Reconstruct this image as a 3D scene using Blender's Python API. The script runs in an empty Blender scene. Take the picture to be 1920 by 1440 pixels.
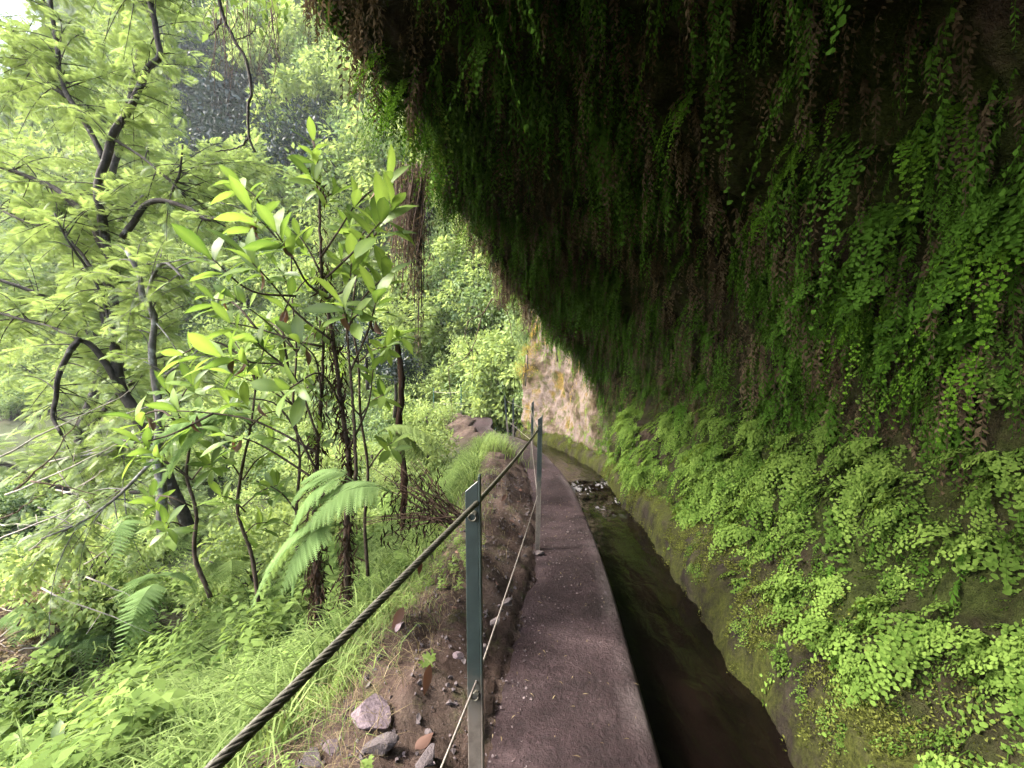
import bpy, math, random
import numpy as np
from mathutils import Vector, Matrix

# ------------------------------------------------------------------ camera, sky, sun, exposure
SC = bpy.context.scene
COL = SC.collection
EYE = 1.45
cam_data = bpy.data.cameras.new('camera'); cam = bpy.data.objects.new('camera', cam_data)
COL.objects.link(cam); SC.camera = cam
cam.location = (0, 0, EYE); cam.rotation_euler = (math.radians(90), 0, 0)
cam_data.lens = 16.0; cam_data.sensor_width = 36.0; cam_data.clip_start = 0.02; cam_data.clip_end = 500

SUN_ELEV, SUN_AZ = math.radians(44), math.radians(-97)      # azimuth from +Y towards +X
world = bpy.data.worlds.new('World'); SC.world = world; world.use_nodes = True
wn = world.node_tree; bgn = wn.nodes['Background']
sky = wn.nodes.new('ShaderNodeTexSky'); sky.sky_type = 'NISHITA'; sky.sun_disc = False
sky.sun_elevation = SUN_ELEV; sky.sun_rotation = SUN_AZ; sky.air_density = 1.0; sky.dust_density = 4.0; sky.ozone_density = 1.0
wn.links.new(sky.outputs[0], bgn.inputs[0]); bgn.inputs[1].default_value = 0.15
sd = bpy.data.lights.new('sun', 'SUN'); sd.energy = 1.5; sd.angle = math.radians(14); sd.color = (1, .965, .9)
so = bpy.data.objects.new('sun', sd); COL.objects.link(so)
sdir = Vector((math.sin(SUN_AZ)*math.cos(SUN_ELEV), math.cos(SUN_AZ)*math.cos(SUN_ELEV), math.sin(SUN_ELEV)))
so.rotation_euler = sdir.to_track_quat('Z', 'Y').to_euler(); so.location = sdir*60
vs = SC.view_settings; vs.view_transform = 'Standard'; vs.look = 'None'; vs.gamma = 1; vs.exposure = 3.15; vs.use_curve_mapping = False
SC.render.engine = 'CYCLES'
cy = SC.cycles; cy.use_denoising = True; cy.max_bounces = 5; cy.diffuse_bounces = 4; cy.glossy_bounces = 2
cy.transmission_bounces = 3; cy.transparent_max_bounces = 4; cy.caustics_reflective = False; cy.caustics_refractive = False
cy.sample_clamp_indirect = 6.0; cy.adaptive_threshold = .03; cy.use_light_tree = False

rng = np.random.default_rng(11); random.seed(11)
F = 853.3
def P(px, py, d):                     # a point seen at (px, py) of the 1920 wide photograph, d metres ahead
    return np.array([(px-960)/F*d, d, EYE-(py-720)/F*d])

# ------------------------------------------------------------------ numeric helpers
def vnoise(p, seed=0):
    p = np.asarray(p, float); i = np.floor(p).astype(np.int64); f = p-i; f = f*f*(3-2*f)
    def h(a, b, c):
        n = (a*374761393+b*668265263+c*2147483647+seed*974711) & 0xffffffff
        n = ((n ^ (n >> 13))*1274126177) & 0xffffffff
        n = n ^ (n >> 16)
        return (n & 0xffff)/65535.0*2-1
    r = 0
    for dx in (0, 1):
        for dy in (0, 1):
            for dz in (0, 1):
                w = (f[..., 0] if dx else 1-f[..., 0])*(f[..., 1] if dy else 1-f[..., 1])*(f[..., 2] if dz else 1-f[..., 2])
                r = r+w*h(i[..., 0]+dx, i[..., 1]+dy, i[..., 2]+dz)
    return r
def fbm(p, o=4, seed=0):
    p = np.asarray(p, float); r = 0; a = 1.
    for k in range(o):
        r = r+a*vnoise(p*(2**k), seed+k*7); a *= .5
    return r
def crom(keys, vals, t):              # smooth interpolation of rows of vals at keys
    keys = np.asarray(keys, float); vals = np.asarray(vals, float); t = np.asarray(t, float)
    i = np.clip(np.searchsorted(keys, t, side='right')-1, 0, len(keys)-2)
    k0, k1 = keys[i], keys[i+1]; u = (t-k0)/(k1-k0)
    def tan(j):
        a = np.clip(j-1, 0, len(keys)-1); b = np.clip(j+1, 0, len(keys)-1)
        s = (keys[b]-keys[a]); s = np.where(s == 0, 1, s)
        return (vals[b]-vals[a])/s.reshape(s.shape+(1,)*(vals.ndim-1))
    ex = (slice(None),)*u.ndim+(None,)*(vals.ndim-1)
    U = u[ex]; H = (k1-k0)[ex]
    return (2*U**3-3*U**2+1)*vals[i]+(U**3-2*U**2+U)*H*tan(i)+(-2*U**3+3*U**2)*vals[i+1]+(U**3-U**2)*H*tan(i+1)
def nrm(v): return v/np.maximum(np.linalg.norm(v, axis=-1, keepdims=True), 1e-9)

class Geo:
    """collects vertices, polygons (any size, padded lists per size) and a per vertex tint"""
    def __init__(s): s.v = []; s.f = {}; s.t = []; s.n = 0
    def add(s, v, faces, tint=0.5):
        v = np.asarray(v, float).reshape(-1, 3)
        for fa in (faces if isinstance(faces, (list, tuple)) else [faces]):
            fa = np.asarray(fa, np.int64)
            if fa.size: s.f.setdefault(fa.shape[1], []).append(fa+s.n)
        s.v.append(v); s.t.append(np.broadcast_to(np.asarray(tint, float), (len(v),))); s.n += len(v); return s
    def inst(s, tmpl, M, T, tint):
        """tmpl=(verts, [faces]); M (N,3,3) columns are axes; T (N,3); tint (N,)"""
        tv, tf = tmpl[0], tmpl[1]; N = len(T); k = len(tv)
        v = np.einsum('nij,kj->nki', M, tv)+T[:, None, :]
        tt = np.repeat(np.asarray(tint, float), k)
        if len(tmpl) > 2: tt = np.clip(tt+np.tile(tmpl[2], N), 0, 1)
        off = (np.arange(N)*k)[:, None, None]
        s.add(v.reshape(-1, 3), [(f[None]+off).reshape(-1, f.shape[1]) for f in tf], tt); return s
    def arrays(s): return np.concatenate(s.v), [np.concatenate(x) for x in s.f.values()], np.concatenate(s.t)
    def mesh(s, name, mat, smooth=True):
        v, fs, t = s.arrays(); me = bpy.data.meshes.new(name)
        me.vertices.add(len(v)); me.vertices.foreach_set('co', v.astype(np.float32).ravel())
        nl = sum(f.size for f in fs); npoly = sum(len(f) for f in fs)
        me.loops.add(nl); me.polygons.add(npoly)
        me.loops.foreach_set('vertex_index', np.concatenate([f.ravel() for f in fs]).astype(np.int32))
        sizes = np.concatenate([np.full(len(f), f.shape[1]) for f in fs])
        me.polygons.foreach_set('loop_start', np.concatenate([[0], np.cumsum(sizes)[:-1]]).astype(np.int32))
        me.polygons.foreach_set('use_smooth', np.full(npoly, smooth, bool))
        a = me.attributes.new('tint', 'FLOAT', 'POINT'); a.data.foreach_set('value', t.astype(np.float32))
        me.update(calc_edges=True); me.validate()
        me.materials.append(mat); return me
def link(name, me, parent=None, loc=None):
    o = bpy.data.objects.new(name, me); COL.objects.link(o)
    if parent is not None: o.parent = parent
    if loc is not None: o.location = loc
    return o
def tag(o, label=None, cat=None, group=None, kind=None):
    if label: o['label'] = label
    if cat: o['category'] = cat
    if group: o['group'] = group
    if kind: o['kind'] = kind
    return o
def empty(name, loc=(0, 0, 0), label=None, cat=None, group=None):
    o = bpy.data.objects.new(name, None); COL.objects.link(o); o.location = loc; o.empty_display_size = .1
    return tag(o, label, cat, group)
def copy_tree(o, parent=None):
    c = o.copy(); COL.objects.link(c); c.parent = parent
    for ch in list(o.children): copy_tree(ch, c)
    return c
def frames(d, up=None, roll=None):    # columns: direction, side, normal
    d = nrm(np.asarray(d, float)); up = np.tile([0, 0, 1.], (len(d), 1)) if up is None else np.asarray(up, float)
    s = np.cross(up, d); bad = np.linalg.norm(s, axis=1) < 1e-3
    s[bad] = [1, 0, 0]; s = nrm(s); n = np.cross(d, s)
    if roll is not None:
        c, q = np.cos(roll)[:, None], np.sin(roll)[:, None]; s, n = s*c+n*q, n*c-s*q
    return np.stack([d, s, n], axis=2)
def resample(pts, n):
    pts = np.asarray(pts, float); k = np.concatenate([[0], np.cumsum(np.linalg.norm(np.diff(pts, axis=0), axis=1))])
    return crom(k, pts, np.linspace(0, k[-1]*.99999, n))
def tube(g, pts, rad, seg=7, n=None, rough=0., tint=.5, cap=True):
    pts = np.asarray(pts, float)
    if n: pts = resample(pts, n)
    m = len(pts); rad = np.interp(np.linspace(0, 1, m), np.linspace(0, 1, len(np.atleast_1d(rad))), np.atleast_1d(rad))
    t = nrm(np.gradient(pts, axis=0)); ref = np.array([.31, .2, .93]) if abs(t[:, 2]).mean() < .7 else np.array([1., .1, 0])
    a = nrm(np.cross(t, ref)); b = np.cross(t, a)
    th = np.linspace(0, 2*np.pi, seg, endpoint=False)
    R = rad[:, None]*(1+rough*rng.normal(size=(m, seg)))
    v = pts[:, None]+R[..., None]*(np.cos(th)[None, :, None]*a[:, None]+np.sin(th)[None, :, None]*b[:, None])
    i = np.arange(m-1)[:, None]*seg; j = np.arange(seg)[None]
    q = np.stack([i+j, i+(j+1) % seg, i+seg+(j+1) % seg, i+seg+j], -1).reshape(-1, 4)
    fs = [q]
    if cap: fs.append(np.array([np.arange(seg)[::-1], (m-1)*seg+np.arange(seg)]))
    g.add(v.reshape(-1, 3), fs, tint); return g
def grid_faces(a, b, flip=False):
    i = np.arange(a-1)[:, None]*b; j = np.arange(b-1)[None]
    q = np.stack([i+j, i+b+j, i+b+j+1, i+j+1], -1).reshape(-1, 4)
    return q[:, ::-1] if flip else q

# ------------------------------------------------------------------ materials
def newmat(name):
    m = bpy.data.materials.new(name); m.use_nodes = True; nt = m.node_tree
    return m, nt, nt.nodes, nt.links, nt.nodes['Principled BSDF'], nt.nodes['Material Output']
def noise_node(nt, scale, detail=5, rough=.6, coord='Object', vec=None, dist=0):
    n = nt.nodes.new('ShaderNodeTexNoise'); n.inputs['Scale'].default_value = scale; n.inputs['Detail'].default_value = detail
    n.inputs['Roughness'].default_value = rough; n.inputs['Distortion'].default_value = dist
    if vec is None:
        tc = nt.nodes.new('ShaderNodeTexCoord'); vec = tc.outputs[coord]
    nt.links.new(vec, n.inputs['Vector']); return n.outputs['Fac']
def ramp(nt, fac, stops):
    r = nt.nodes.new('ShaderNodeValToRGB'); e = r.color_ramp.elements
    while len(e) < len(stops): e.new(.5)
    for k, (p, c) in enumerate(stops):
        e[k].position = p; e[k].color = (c if not np.isscalar(c) else (c, c, c))[:3]+(1,) if not np.isscalar(c) else (c, c, c, 1)
    nt.links.new(fac, r.inputs[0]); return r.outputs[0]
def mixc(nt, fac, a, b, mode='MIX'):
    m = nt.nodes.new('ShaderNodeMix'); m.data_type = 'RGBA'; m.blend_type = mode
    for sock, val in ((m.inputs[0], fac), (m.inputs[6], a), (m.inputs[7], b)):
        if isinstance(val, bpy.types.NodeSocket): nt.links.new(val, sock)
        elif np.isscalar(val): sock.default_value = val
        else: sock.default_value = tuple(val)[:3]+(1,)
    return m.outputs[2]
def math_node(nt, op, a, b=0.):
    m = nt.nodes.new('ShaderNodeMath'); m.operation = op
    for sock, val in ((m.inputs[0], a), (m.inputs[1], b)):
        if isinstance(val, bpy.types.NodeSocket): nt.links.new(val, sock)
        else: sock.default_value = val
    return m.outputs[0]
def attr(nt, name='tint'):
    a = nt.nodes.new('ShaderNodeAttribute'); a.attribute_name = name; return a.outputs['Fac']
def bump(nt, h, strength, dist=.02):
    b = nt.nodes.new('ShaderNodeBump'); b.inputs['Strength'].default_value = strength; b.inputs['Distance'].default_value = dist
    nt.links.new(h, b.inputs['Height']); return b.outputs[0]

def leaf_mat(name, c0, c1, trans=.4, tcol=None, rough=.5, spec=.35, objvar=.35):
    m, nt, N, L, bs, out = newmat(name)
    t = attr(nt); oi = N.new('ShaderNodeObjectInfo')
    t = math_node(nt, 'ADD', t, math_node(nt, 'MULTIPLY', math_node(nt, 'SUBTRACT', oi.outputs['Random'], .5), objvar))
    c = ramp(nt, t, [(0., c0), (1., c1)])
    N.remove(bs); df = N.new('ShaderNodeBsdfDiffuse'); L.new(c, df.inputs[0])
    tr = N.new('ShaderNodeBsdfTranslucent'); tcm = mixc(nt, 1., c, tcol or (1.25, 1.15, .55), 'MULTIPLY'); L.new(tcm, tr.inputs[0])
    mx = N.new('ShaderNodeMixShader'); mx.inputs[0].default_value = trans
    L.new(df.outputs[0], mx.inputs[1]); L.new(tr.outputs[0], mx.inputs[2])
    if spec >= .2:
        gl = N.new('ShaderNodeBsdfGlossy'); gl.inputs['Roughness'].default_value = rough; m2 = N.new('ShaderNodeMixShader'); m2.inputs[0].default_value = spec*.11
        L.new(mx.outputs[0], m2.inputs[1]); L.new(gl.outputs[0], m2.inputs[2]); mx = m2
    L.new(mx.outputs[0], out.inputs[0]); return m
def bark_mat(name, c0, c1, c2=None, scale=14, lichen=.0):
    m, nt, N, L, bs, out = newmat(name)
    n = noise_node(nt, scale, 6, .65); c = ramp(nt, n, [(.3, c0), (.7, c1)])
    if c2: c = mixc(nt, ramp(nt, noise_node(nt, 9, 4), [(.55-lichen, 0.), (.68-lichen, 1.)]), c, c2)
    L.new(c, bs.inputs['Base Color']); bs.inputs['Roughness'].default_value = .9; bs.inputs['Specular IOR Level'].default_value = .2
    L.new(bump(nt, noise_node(nt, scale*3, 5), .7, .01), bs.inputs['Normal']); return m

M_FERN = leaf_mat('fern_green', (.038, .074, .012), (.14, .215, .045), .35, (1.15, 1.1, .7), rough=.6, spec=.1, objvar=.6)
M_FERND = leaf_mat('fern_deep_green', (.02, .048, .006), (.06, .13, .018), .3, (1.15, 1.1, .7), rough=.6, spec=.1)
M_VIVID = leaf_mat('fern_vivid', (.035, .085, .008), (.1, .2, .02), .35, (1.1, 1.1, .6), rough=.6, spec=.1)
M_DEADF = leaf_mat('dead_fern', (.035, .026, .016), (.13, .102, .062), .25, (1, .9, .7), .8, .1)
LT = (1.1, 1.08, .8)
M_ACACIA = leaf_mat('feathery_leaf', (.11, .16, .05), (.27, .36, .125), .5, LT, rough=.5, spec=.3)
M_BROAD = leaf_mat('broad_leaf', (.04, .085, .015), (.19, .28, .058), .5, LT, rough=.45, spec=.2, objvar=.7)
M_FROND = leaf_mat('fern_frond', (.075, .13, .04), (.21, .31, .12), .45, LT, rough=.6, spec=.1)
M_GRASS = leaf_mat('grass_blade', (.04, .07, .018), (.24, .32, .11), .4, LT, rough=.5, spec=.1)
M_DRYG = leaf_mat('dry_grass', (.12, .09, .05), (.3, .25, .15), .3, (1, .95, .8), .8, .1)
M_HERB = leaf_mat('herb_leaf', (.045, .08, .02), (.2, .285, .08), .4, LT, rough=.5, spec=.1)
M_LIME = leaf_mat('lime_foliage', (.13, .19, .06), (.32, .4, .15), .45, LT, rough=.6, spec=.1)
M_MID = leaf_mat('green_foliage', (.07, .12, .045), (.19, .27, .1), .4, LT, rough=.6, spec=.2)
M_SHADEF = leaf_mat('shaded_foliage', (.012, .022, .02), (.035, .055, .045), .2, LT, rough=.5, spec=.4)  # shade of the recess put into the leaf colour
M_OCHRE = leaf_mat('ochre_plants', (.16, .12, .03), (.4, .3, .07), .3, (1, .9, .6), .7, .1)
M_BARK = bark_mat('dark_bark', (.012, .01, .008), (.055, .047, .038), (.17, .17, .15), 14, -.05)
M_BARKP = bark_mat('pale_bark', (.05, .045, .04), (.14, .13, .115), (.25, .25, .23), 16, .03)
M_STEM = bark_mat('sapling_bark', (.02, .014, .01), (.07, .05, .035), None, 20)
M_TWIG = bark_mat('twig_bark', (.03, .018, .012), (.1, .065, .045), None, 20)
M_PALET = bark_mat('bleached_twig', (.2, .17, .14), (.4, .36, .31), None, 20)
M_LITTER = leaf_mat('fallen_leaf_brown', (.08, .042, .03), (.23, .13, .095), .15, (1, .8, .6), .6, .3, .8)
M_SHAG = leaf_mat('shaggy_dead_leaf', (.012, .008, .006), (.05, .032, .022), .1, (1, .8, .6), .8, .1)

def soil_mat():
    m, nt, N, L, bs, out = newmat('soil')
    n1 = noise_node(nt, 3.5, 6, .65); n2 = noise_node(nt, 40, 6, .7)
    c = ramp(nt, n1, [(.3, (.03, .019, .014)), (.5, (.07, .046, .036)), (.72, (.12, .088, .07))])
    c = mixc(nt, .75, c, ramp(nt, n2, [(.25, .35), (.75, 1.25)]), 'MULTIPLY')
    c = mixc(nt, ramp(nt, noise_node(nt, 5, 5, .7), [(.56, 0.), (.7, .8)]), c, (.05, .06, .016))
    c = mixc(nt, math_node(nt, 'MULTIPLY', attr(nt), .85), c, ramp(nt, n2, [(.3, (.012, .018, .006)), (.7, (.05, .07, .022))]))
    L.new(c, bs.inputs['Base Color']); bs.inputs['Roughness'].default_value = .95; bs.inputs['Specular IOR Level'].default_value = .15
    L.new(bump(nt, n2, 1., .03), bs.inputs['Normal']); return m
def path_mat():
    m, nt, N, L, bs, out = newmat('trodden_concrete')
    n1 = noise_node(nt, 2.2, 6, .65); n2 = noise_node(nt, 60, 5, .7); n3 = noise_node(nt, 14, 6, .7, dist=.4)
    c = ramp(nt, n1, [(.32, (.018, .0105, .0112)), (.5, (.038, .024, .0252)), (.68, (.07, .048, .049))])
    c = mixc(nt, .7, c, ramp(nt, n3, [(.25, .45), (.6, 1.05), (.8, 1.3)]), 'MULTIPLY')
    c = mixc(nt, .55, c, ramp(nt, n2, [(.3, .3), (.58, 1.), (.72, 2.2)]), 'MULTIPLY')
    c = mixc(nt, .8, c, ramp(nt, noise_node(nt, 1.1, 5, .7, dist=.6), [(.38, .5), (.56, 1.02)]), 'MULTIPLY')      # damp stains
    c = mixc(nt, math_node(nt, 'MULTIPLY', attr(nt), .8), c, (.1, .082, .08))       # scuffed pale lip of the kerb
    L.new(c, bs.inputs['Base Color'])
    L.new(ramp(nt, n1, [(.3, .55), (.7, .9)]), bs.inputs['Roughness']); bs.inputs['Specular IOR Level'].default_value = .14
    h = math_node(nt, 'ADD', n3, math_node(nt, 'MULTIPLY', n2, .6))
    L.new(bump(nt, h, 1., .03), bs.inputs['Normal']); return m
def channel_mat():
    m, nt, N, L, bs, out = newmat('mossy_channel_wall')
    n1 = noise_node(nt, 4, 6, .7); n2 = noise_node(nt, 45, 5, .7)
    c = ramp(nt, n1, [(.3, (.006, .0045, .0035)), (.55, (.02, .016, .012)), (.8, (.06, .05, .04))])
    moss = ramp(nt, n2, [(.3, (.012, .014, .003)), (.75, (.06, .068, .015))])
    c = mixc(nt, ramp(nt, noise_node(nt, 3.1, 6, .75), [(.4, 0.), (.58, .95)]), c, moss)
    L.new(c, bs.inputs['Base Color']); bs.inputs['Roughness'].default_value = .9; bs.inputs['Specular IOR Level'].default_value = .06
    L.new(bump(nt, n2, 1., .03), bs.inputs['Normal']); return m
def cliff_mat():
    m, nt, N, L, bs, out = newmat('cliff_rock')
    n1 = noise_node(nt, 1.3, 4, .7); n2 = noise_node(nt, 22, 4, .75); n3 = noise_node(nt, 5, 5, .7)
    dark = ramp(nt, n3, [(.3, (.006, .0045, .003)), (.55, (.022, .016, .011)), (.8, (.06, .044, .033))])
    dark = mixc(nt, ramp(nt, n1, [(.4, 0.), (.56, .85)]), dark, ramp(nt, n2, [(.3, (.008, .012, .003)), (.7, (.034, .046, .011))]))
    pale = ramp(nt, n1, [(.34, (.035, .029, .014)), (.44, (.1, .073, .056)), (.54, (.165, .13, .115)), (.64, (.13, .09, .03))])  # ochre rock of the bend, with some of its daylight put into the colour
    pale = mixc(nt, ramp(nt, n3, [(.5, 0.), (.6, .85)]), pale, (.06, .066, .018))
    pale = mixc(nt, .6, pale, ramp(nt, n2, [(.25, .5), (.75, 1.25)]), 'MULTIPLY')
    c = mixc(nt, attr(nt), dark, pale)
    L.new(c, bs.inputs['Base Color']); bs.inputs['Roughness'].default_value = .9; bs.inputs['Specular IOR Level'].default_value = .05
    L.new(bump(nt, n2, 1., .06), bs.inputs['Normal']); return m
def water_mat():
    m, nt, N, L, bs, out = newmat('brown_water')
    tc = N.new('ShaderNodeTexCoord'); mp = N.new('ShaderNodeMapping'); mp.inputs['Scale'].default_value = (1, .45, 1)
    L.new(tc.outputs['Object'], mp.inputs[0])
    n1 = noise_node(nt, 9, 3, .5, vec=mp.outputs[0], dist=1.0); n2 = noise_node(nt, 3, 4, .6, vec=mp.outputs[0])
    c = ramp(nt, n2, [(.4, (.0016, .001, .0008)), (.75, (.006, .0037, .0027))])
    c = mixc(nt, attr(nt), c, (.3, .29, .3))
    L.new(c, bs.inputs['Base Color']); bs.inputs['Roughness'].default_value = .08; bs.inputs['IOR'].default_value = 1.33
    L.new(bump(nt, n1, .22, .05), bs.inputs['Normal']); return m
def post_mat(name='worn_green_paint', c0=(.008, .015, .014), c1=(.019, .031, .029)):
    m, nt, N, L, bs, out = newmat(name)
    tc = N.new('ShaderNodeTexCoord'); sp = N.new('ShaderNodeSeparateXYZ'); L.new(tc.outputs['Object'], sp.inputs[0])
    n = noise_node(nt, 25, 5, .7)
    h = math_node(nt, 'ADD', sp.outputs[2], math_node(nt, 'MULTIPLY', math_node(nt, 'SUBTRACT', n, .5), .25))
    paint = ramp(nt, n, [(.3, c0), (.7, c1)]); bare = ramp(nt, n, [(.3, (.06, .05, .04)), (.7, (.15, .13, .11))])
    c = mixc(nt, ramp(nt, h, [(.52, 1.), (.68, 0.)]), paint, bare)
    L.new(c, bs.inputs['Base Color']); bs.inputs['Roughness'].default_value = .45
    L.new(bump(nt, n, .25, .004), bs.inputs['Normal']); return m
def simple_mat(name, c0, c1, scale=30, rough=.7, metal=0., bmp=.4):
    m, nt, N, L, bs, out = newmat(name)
    n = noise_node(nt, scale, 5, .65); L.new(ramp(nt, n, [(.3, c0), (.7, c1)]), bs.inputs['Base Color'])
    bs.inputs['Roughness'].default_value = rough; bs.inputs['Specular IOR Level'].default_value = .5 if metal else .12; bs.inputs['Metallic'].default_value = metal
    L.new(bump(nt, n, bmp, .01), bs.inputs['Normal']); return m
M_SOIL, M_PATH, M_CHAN, M_CLIFF, M_WATER, M_POST = soil_mat(), path_mat(), channel_mat(), cliff_mat(), water_mat(), post_mat()
M_SLOPE = simple_mat('overgrown_slope', (.012, .022, .007), (.07, .1, .03), 2.5, .95, 0, 1.)
M_POSTG = post_mat('fresh_green_paint', (.01, .06, .035), (.02, .1, .06))
M_CABLE = simple_mat('steel_rope', (.035, .033, .025), (.1, .094, .07), 60, .5, .3)
M_WIRE = simple_mat('rusty_wire', (.12, .1, .09), (.28, .25, .22), 60, .5, .4)
M_STONE = simple_mat('purple_stone', (.05, .038, .043), (.16, .125, .135), 9, .85, 0, .8)
M_DEBRIS = simple_mat('dry_debris', (.1, .08, .07), (.3, .245, .225), 22, .95, 0, 1.)
M_GRIT = simple_mat('grit', (.04, .032, .032), (.16, .13, .13), 40, .9)
M_STONED = simple_mat('dark_stone', (.035, .03, .03), (.12, .1, .1), 12, .85, 0, .8)
M_MOSS = leaf_mat('moss_tuft', (.03, .036, .008), (.12, .135, .032), .2, rough=.9, spec=.05)

# ------------------------------------------------------------------ path, channel, ground
PK = np.array([  # Y key, left edge X, right edge X, channel inner wall X
 (-7, -.9, -.2, .45), (-3, -.55, .15, .8), (0, -.28, .43, 1.08), (1.7, -.15, .573, 1.22), (4, .17, .765, 1.43),
 (6.9, .22, .84, 1.52), (9.5, .04, .66, 1.31), (11.5, -.2, .4, .9), (13.5, -1.0, -.42, .02)])
def edges(Y):
    return crom(PK[:, 0], PK[:, 1:], np.asarray(Y, float))
far_c = np.array([(-.71, 13.5), (-1.05, 15.2), (-1.1, 17.5), (-1.3, 19.4), (-2.1, 20.9), (-4.4, 21.8), (-8, 22.6), (-14, 24), (-24, 26), (-45, 29)])
def strip_edges():
    Y = np.linspace(-7, 13.49, 150); e = edges(Y)
    Lp = np.stack([e[:, 0], Y], 1); Rp = np.stack([e[:, 1], Y], 1)
    c = resample(np.c_[far_c, np.zeros(len(far_c))], 130)[4:, :2]; t = nrm(np.gradient(c, axis=0)); nl = np.c_[-t[:, 1], t[:, 0]]
    return np.concatenate([Lp, c+nl*.36]), np.concatenate([Rp, c-nl*.36])
EL, ER = strip_edges()
TL = nrm(np.gradient(EL, axis=0)); NL = np.c_[-TL[:, 1], TL[:, 0]]
def left_dist(X, Y):                  # distance left of the path's left edge (negative right of it)
    X = np.asarray(X, float); Y = np.asarray(Y, float); sh = X.shape; q = np.c_[X.ravel(), Y.ravel()]
    out = np.empty(len(q)); yy = np.empty(len(q))
    for a in range(0, len(q), 4000):
        dd = q[a:a+4000, None]-EL[None]; d2 = (dd**2).sum(2); k = d2.argmin(1); r = np.arange(len(k))
        out[a:a+4000] = np.sqrt(d2[r, k])*np.where((dd[r, k]*NL[k]).sum(1) >= 0, 1, -1); yy[a:a+4000] = EL[k, 1]
    return out.reshape(sh), yy.reshape(sh)
GE = [-9, -.7, -.6, -.2, .0, .05, .13, .3, .55, .9, 1.5, 2.5, 4, 6, 8, 12, 20]
GZ = [-1.2, -1.2, -.4, -.1, .012, .03, .085, .16, .14, -.1, -.5, -1.05, -1.9, -2.8, -3.3, -3.8, -3]
def gz(X, Y):
    e, y = left_dist(X, Y)
    z = np.interp(e, GE, GZ)
    m = np.interp(y, [-5, 1.5, 3, 5, 7, 9, 11, 13, 30], [0, .0, .05, .1, .13, .16, .1, .0, -.05])
    z = z+m*np.exp(-((e-.65)/.36)**2)
    p = np.stack([X, Y, np.zeros_like(z)], -1)
    w = np.clip((e+.2)/.2, 0, 1)
    z = z+1.75*np.exp(-(((X+6.2)/1.7)**2+((Y-5.7)/1.5)**2))
    return z+w*(.05*fbm(p*1.7, 4, 3)*np.clip(.3+e, 0, 3)+.03*fbm(p*7, 4, 5))
def build_ground():
    def ax(lo, hi, mid0, mid1, fine, coarse):
        return np.unique(np.round(np.concatenate([np.linspace(lo, mid0, coarse), np.linspace(mid0, mid1, fine), np.linspace(mid1, hi, coarse)]), 4))
    xs = ax(-70, 3.5, -3.2, .8, 150, 40); ys = ax(-14, 60, .6, 10, 140, 40)
    X, Y = np.meshgrid(xs, ys, indexing='ij'); Z = gz(X, Y)
    e, _ = left_dist(X, Y); cov = np.clip((e-.75)/.5, 0, 1)*np.clip(np.hypot((X+5.9)/1.4, (Y-5.4)/1.2)-.5, 0, 1)
    g = Geo().add(np.stack([X, Y, Z], -1).reshape(-1, 3), grid_faces(len(xs), len(ys)), cov.ravel())
    tag(link('ground', g.mesh('ground', M_SOIL)), kind='structure')
build_ground()
def build_path():
    m = len(EL); w = np.array([0, 0, .06, .2, .4, .6, .8, .9, .965, 1, 1.005, 1.005])
    dz = np.array([-.4, -.05, -.012, 0, .004, .006, .004, .006, .004, -.018, -.05, -.62])
    jag = .06*fbm(np.c_[EL*3, np.zeros(m)], 3, 8)+.03*vnoise(np.c_[EL*11, np.ones(m)], 4)
    Lq = EL-NL*np.maximum(0, jag)[:, None]
    v = Lq[:, None]*(1-w)[None, :, None]+ER[:, None]*w[None, :, None]
    z = np.tile(dz, (m, 1)); pp = np.concatenate([v, np.zeros(v.shape[:2]+(1,))], 2)
    msk = (w > .03) & (w < .97); z = z+np.where(msk, .012*fbm(pp*2.5, 4, 2), 0)
    tn = np.clip(np.interp(w, [0, .86, .94, 1], [0, 0, 1, .6]), 0, 1)[None]*np.clip(.5+.8*fbm(pp*3, 3, 6), 0, 1)
    # finer along the way
    V = np.concatenate([v, z[..., None]], 2)
    g = Geo().add(V.reshape(-1, 3), grid_faces(m, len(w), True), tn.ravel())
    tag(link('path', g.mesh('path', M_PATH)), kind='structure')
build_path()
WATER_Z = -.24
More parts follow.
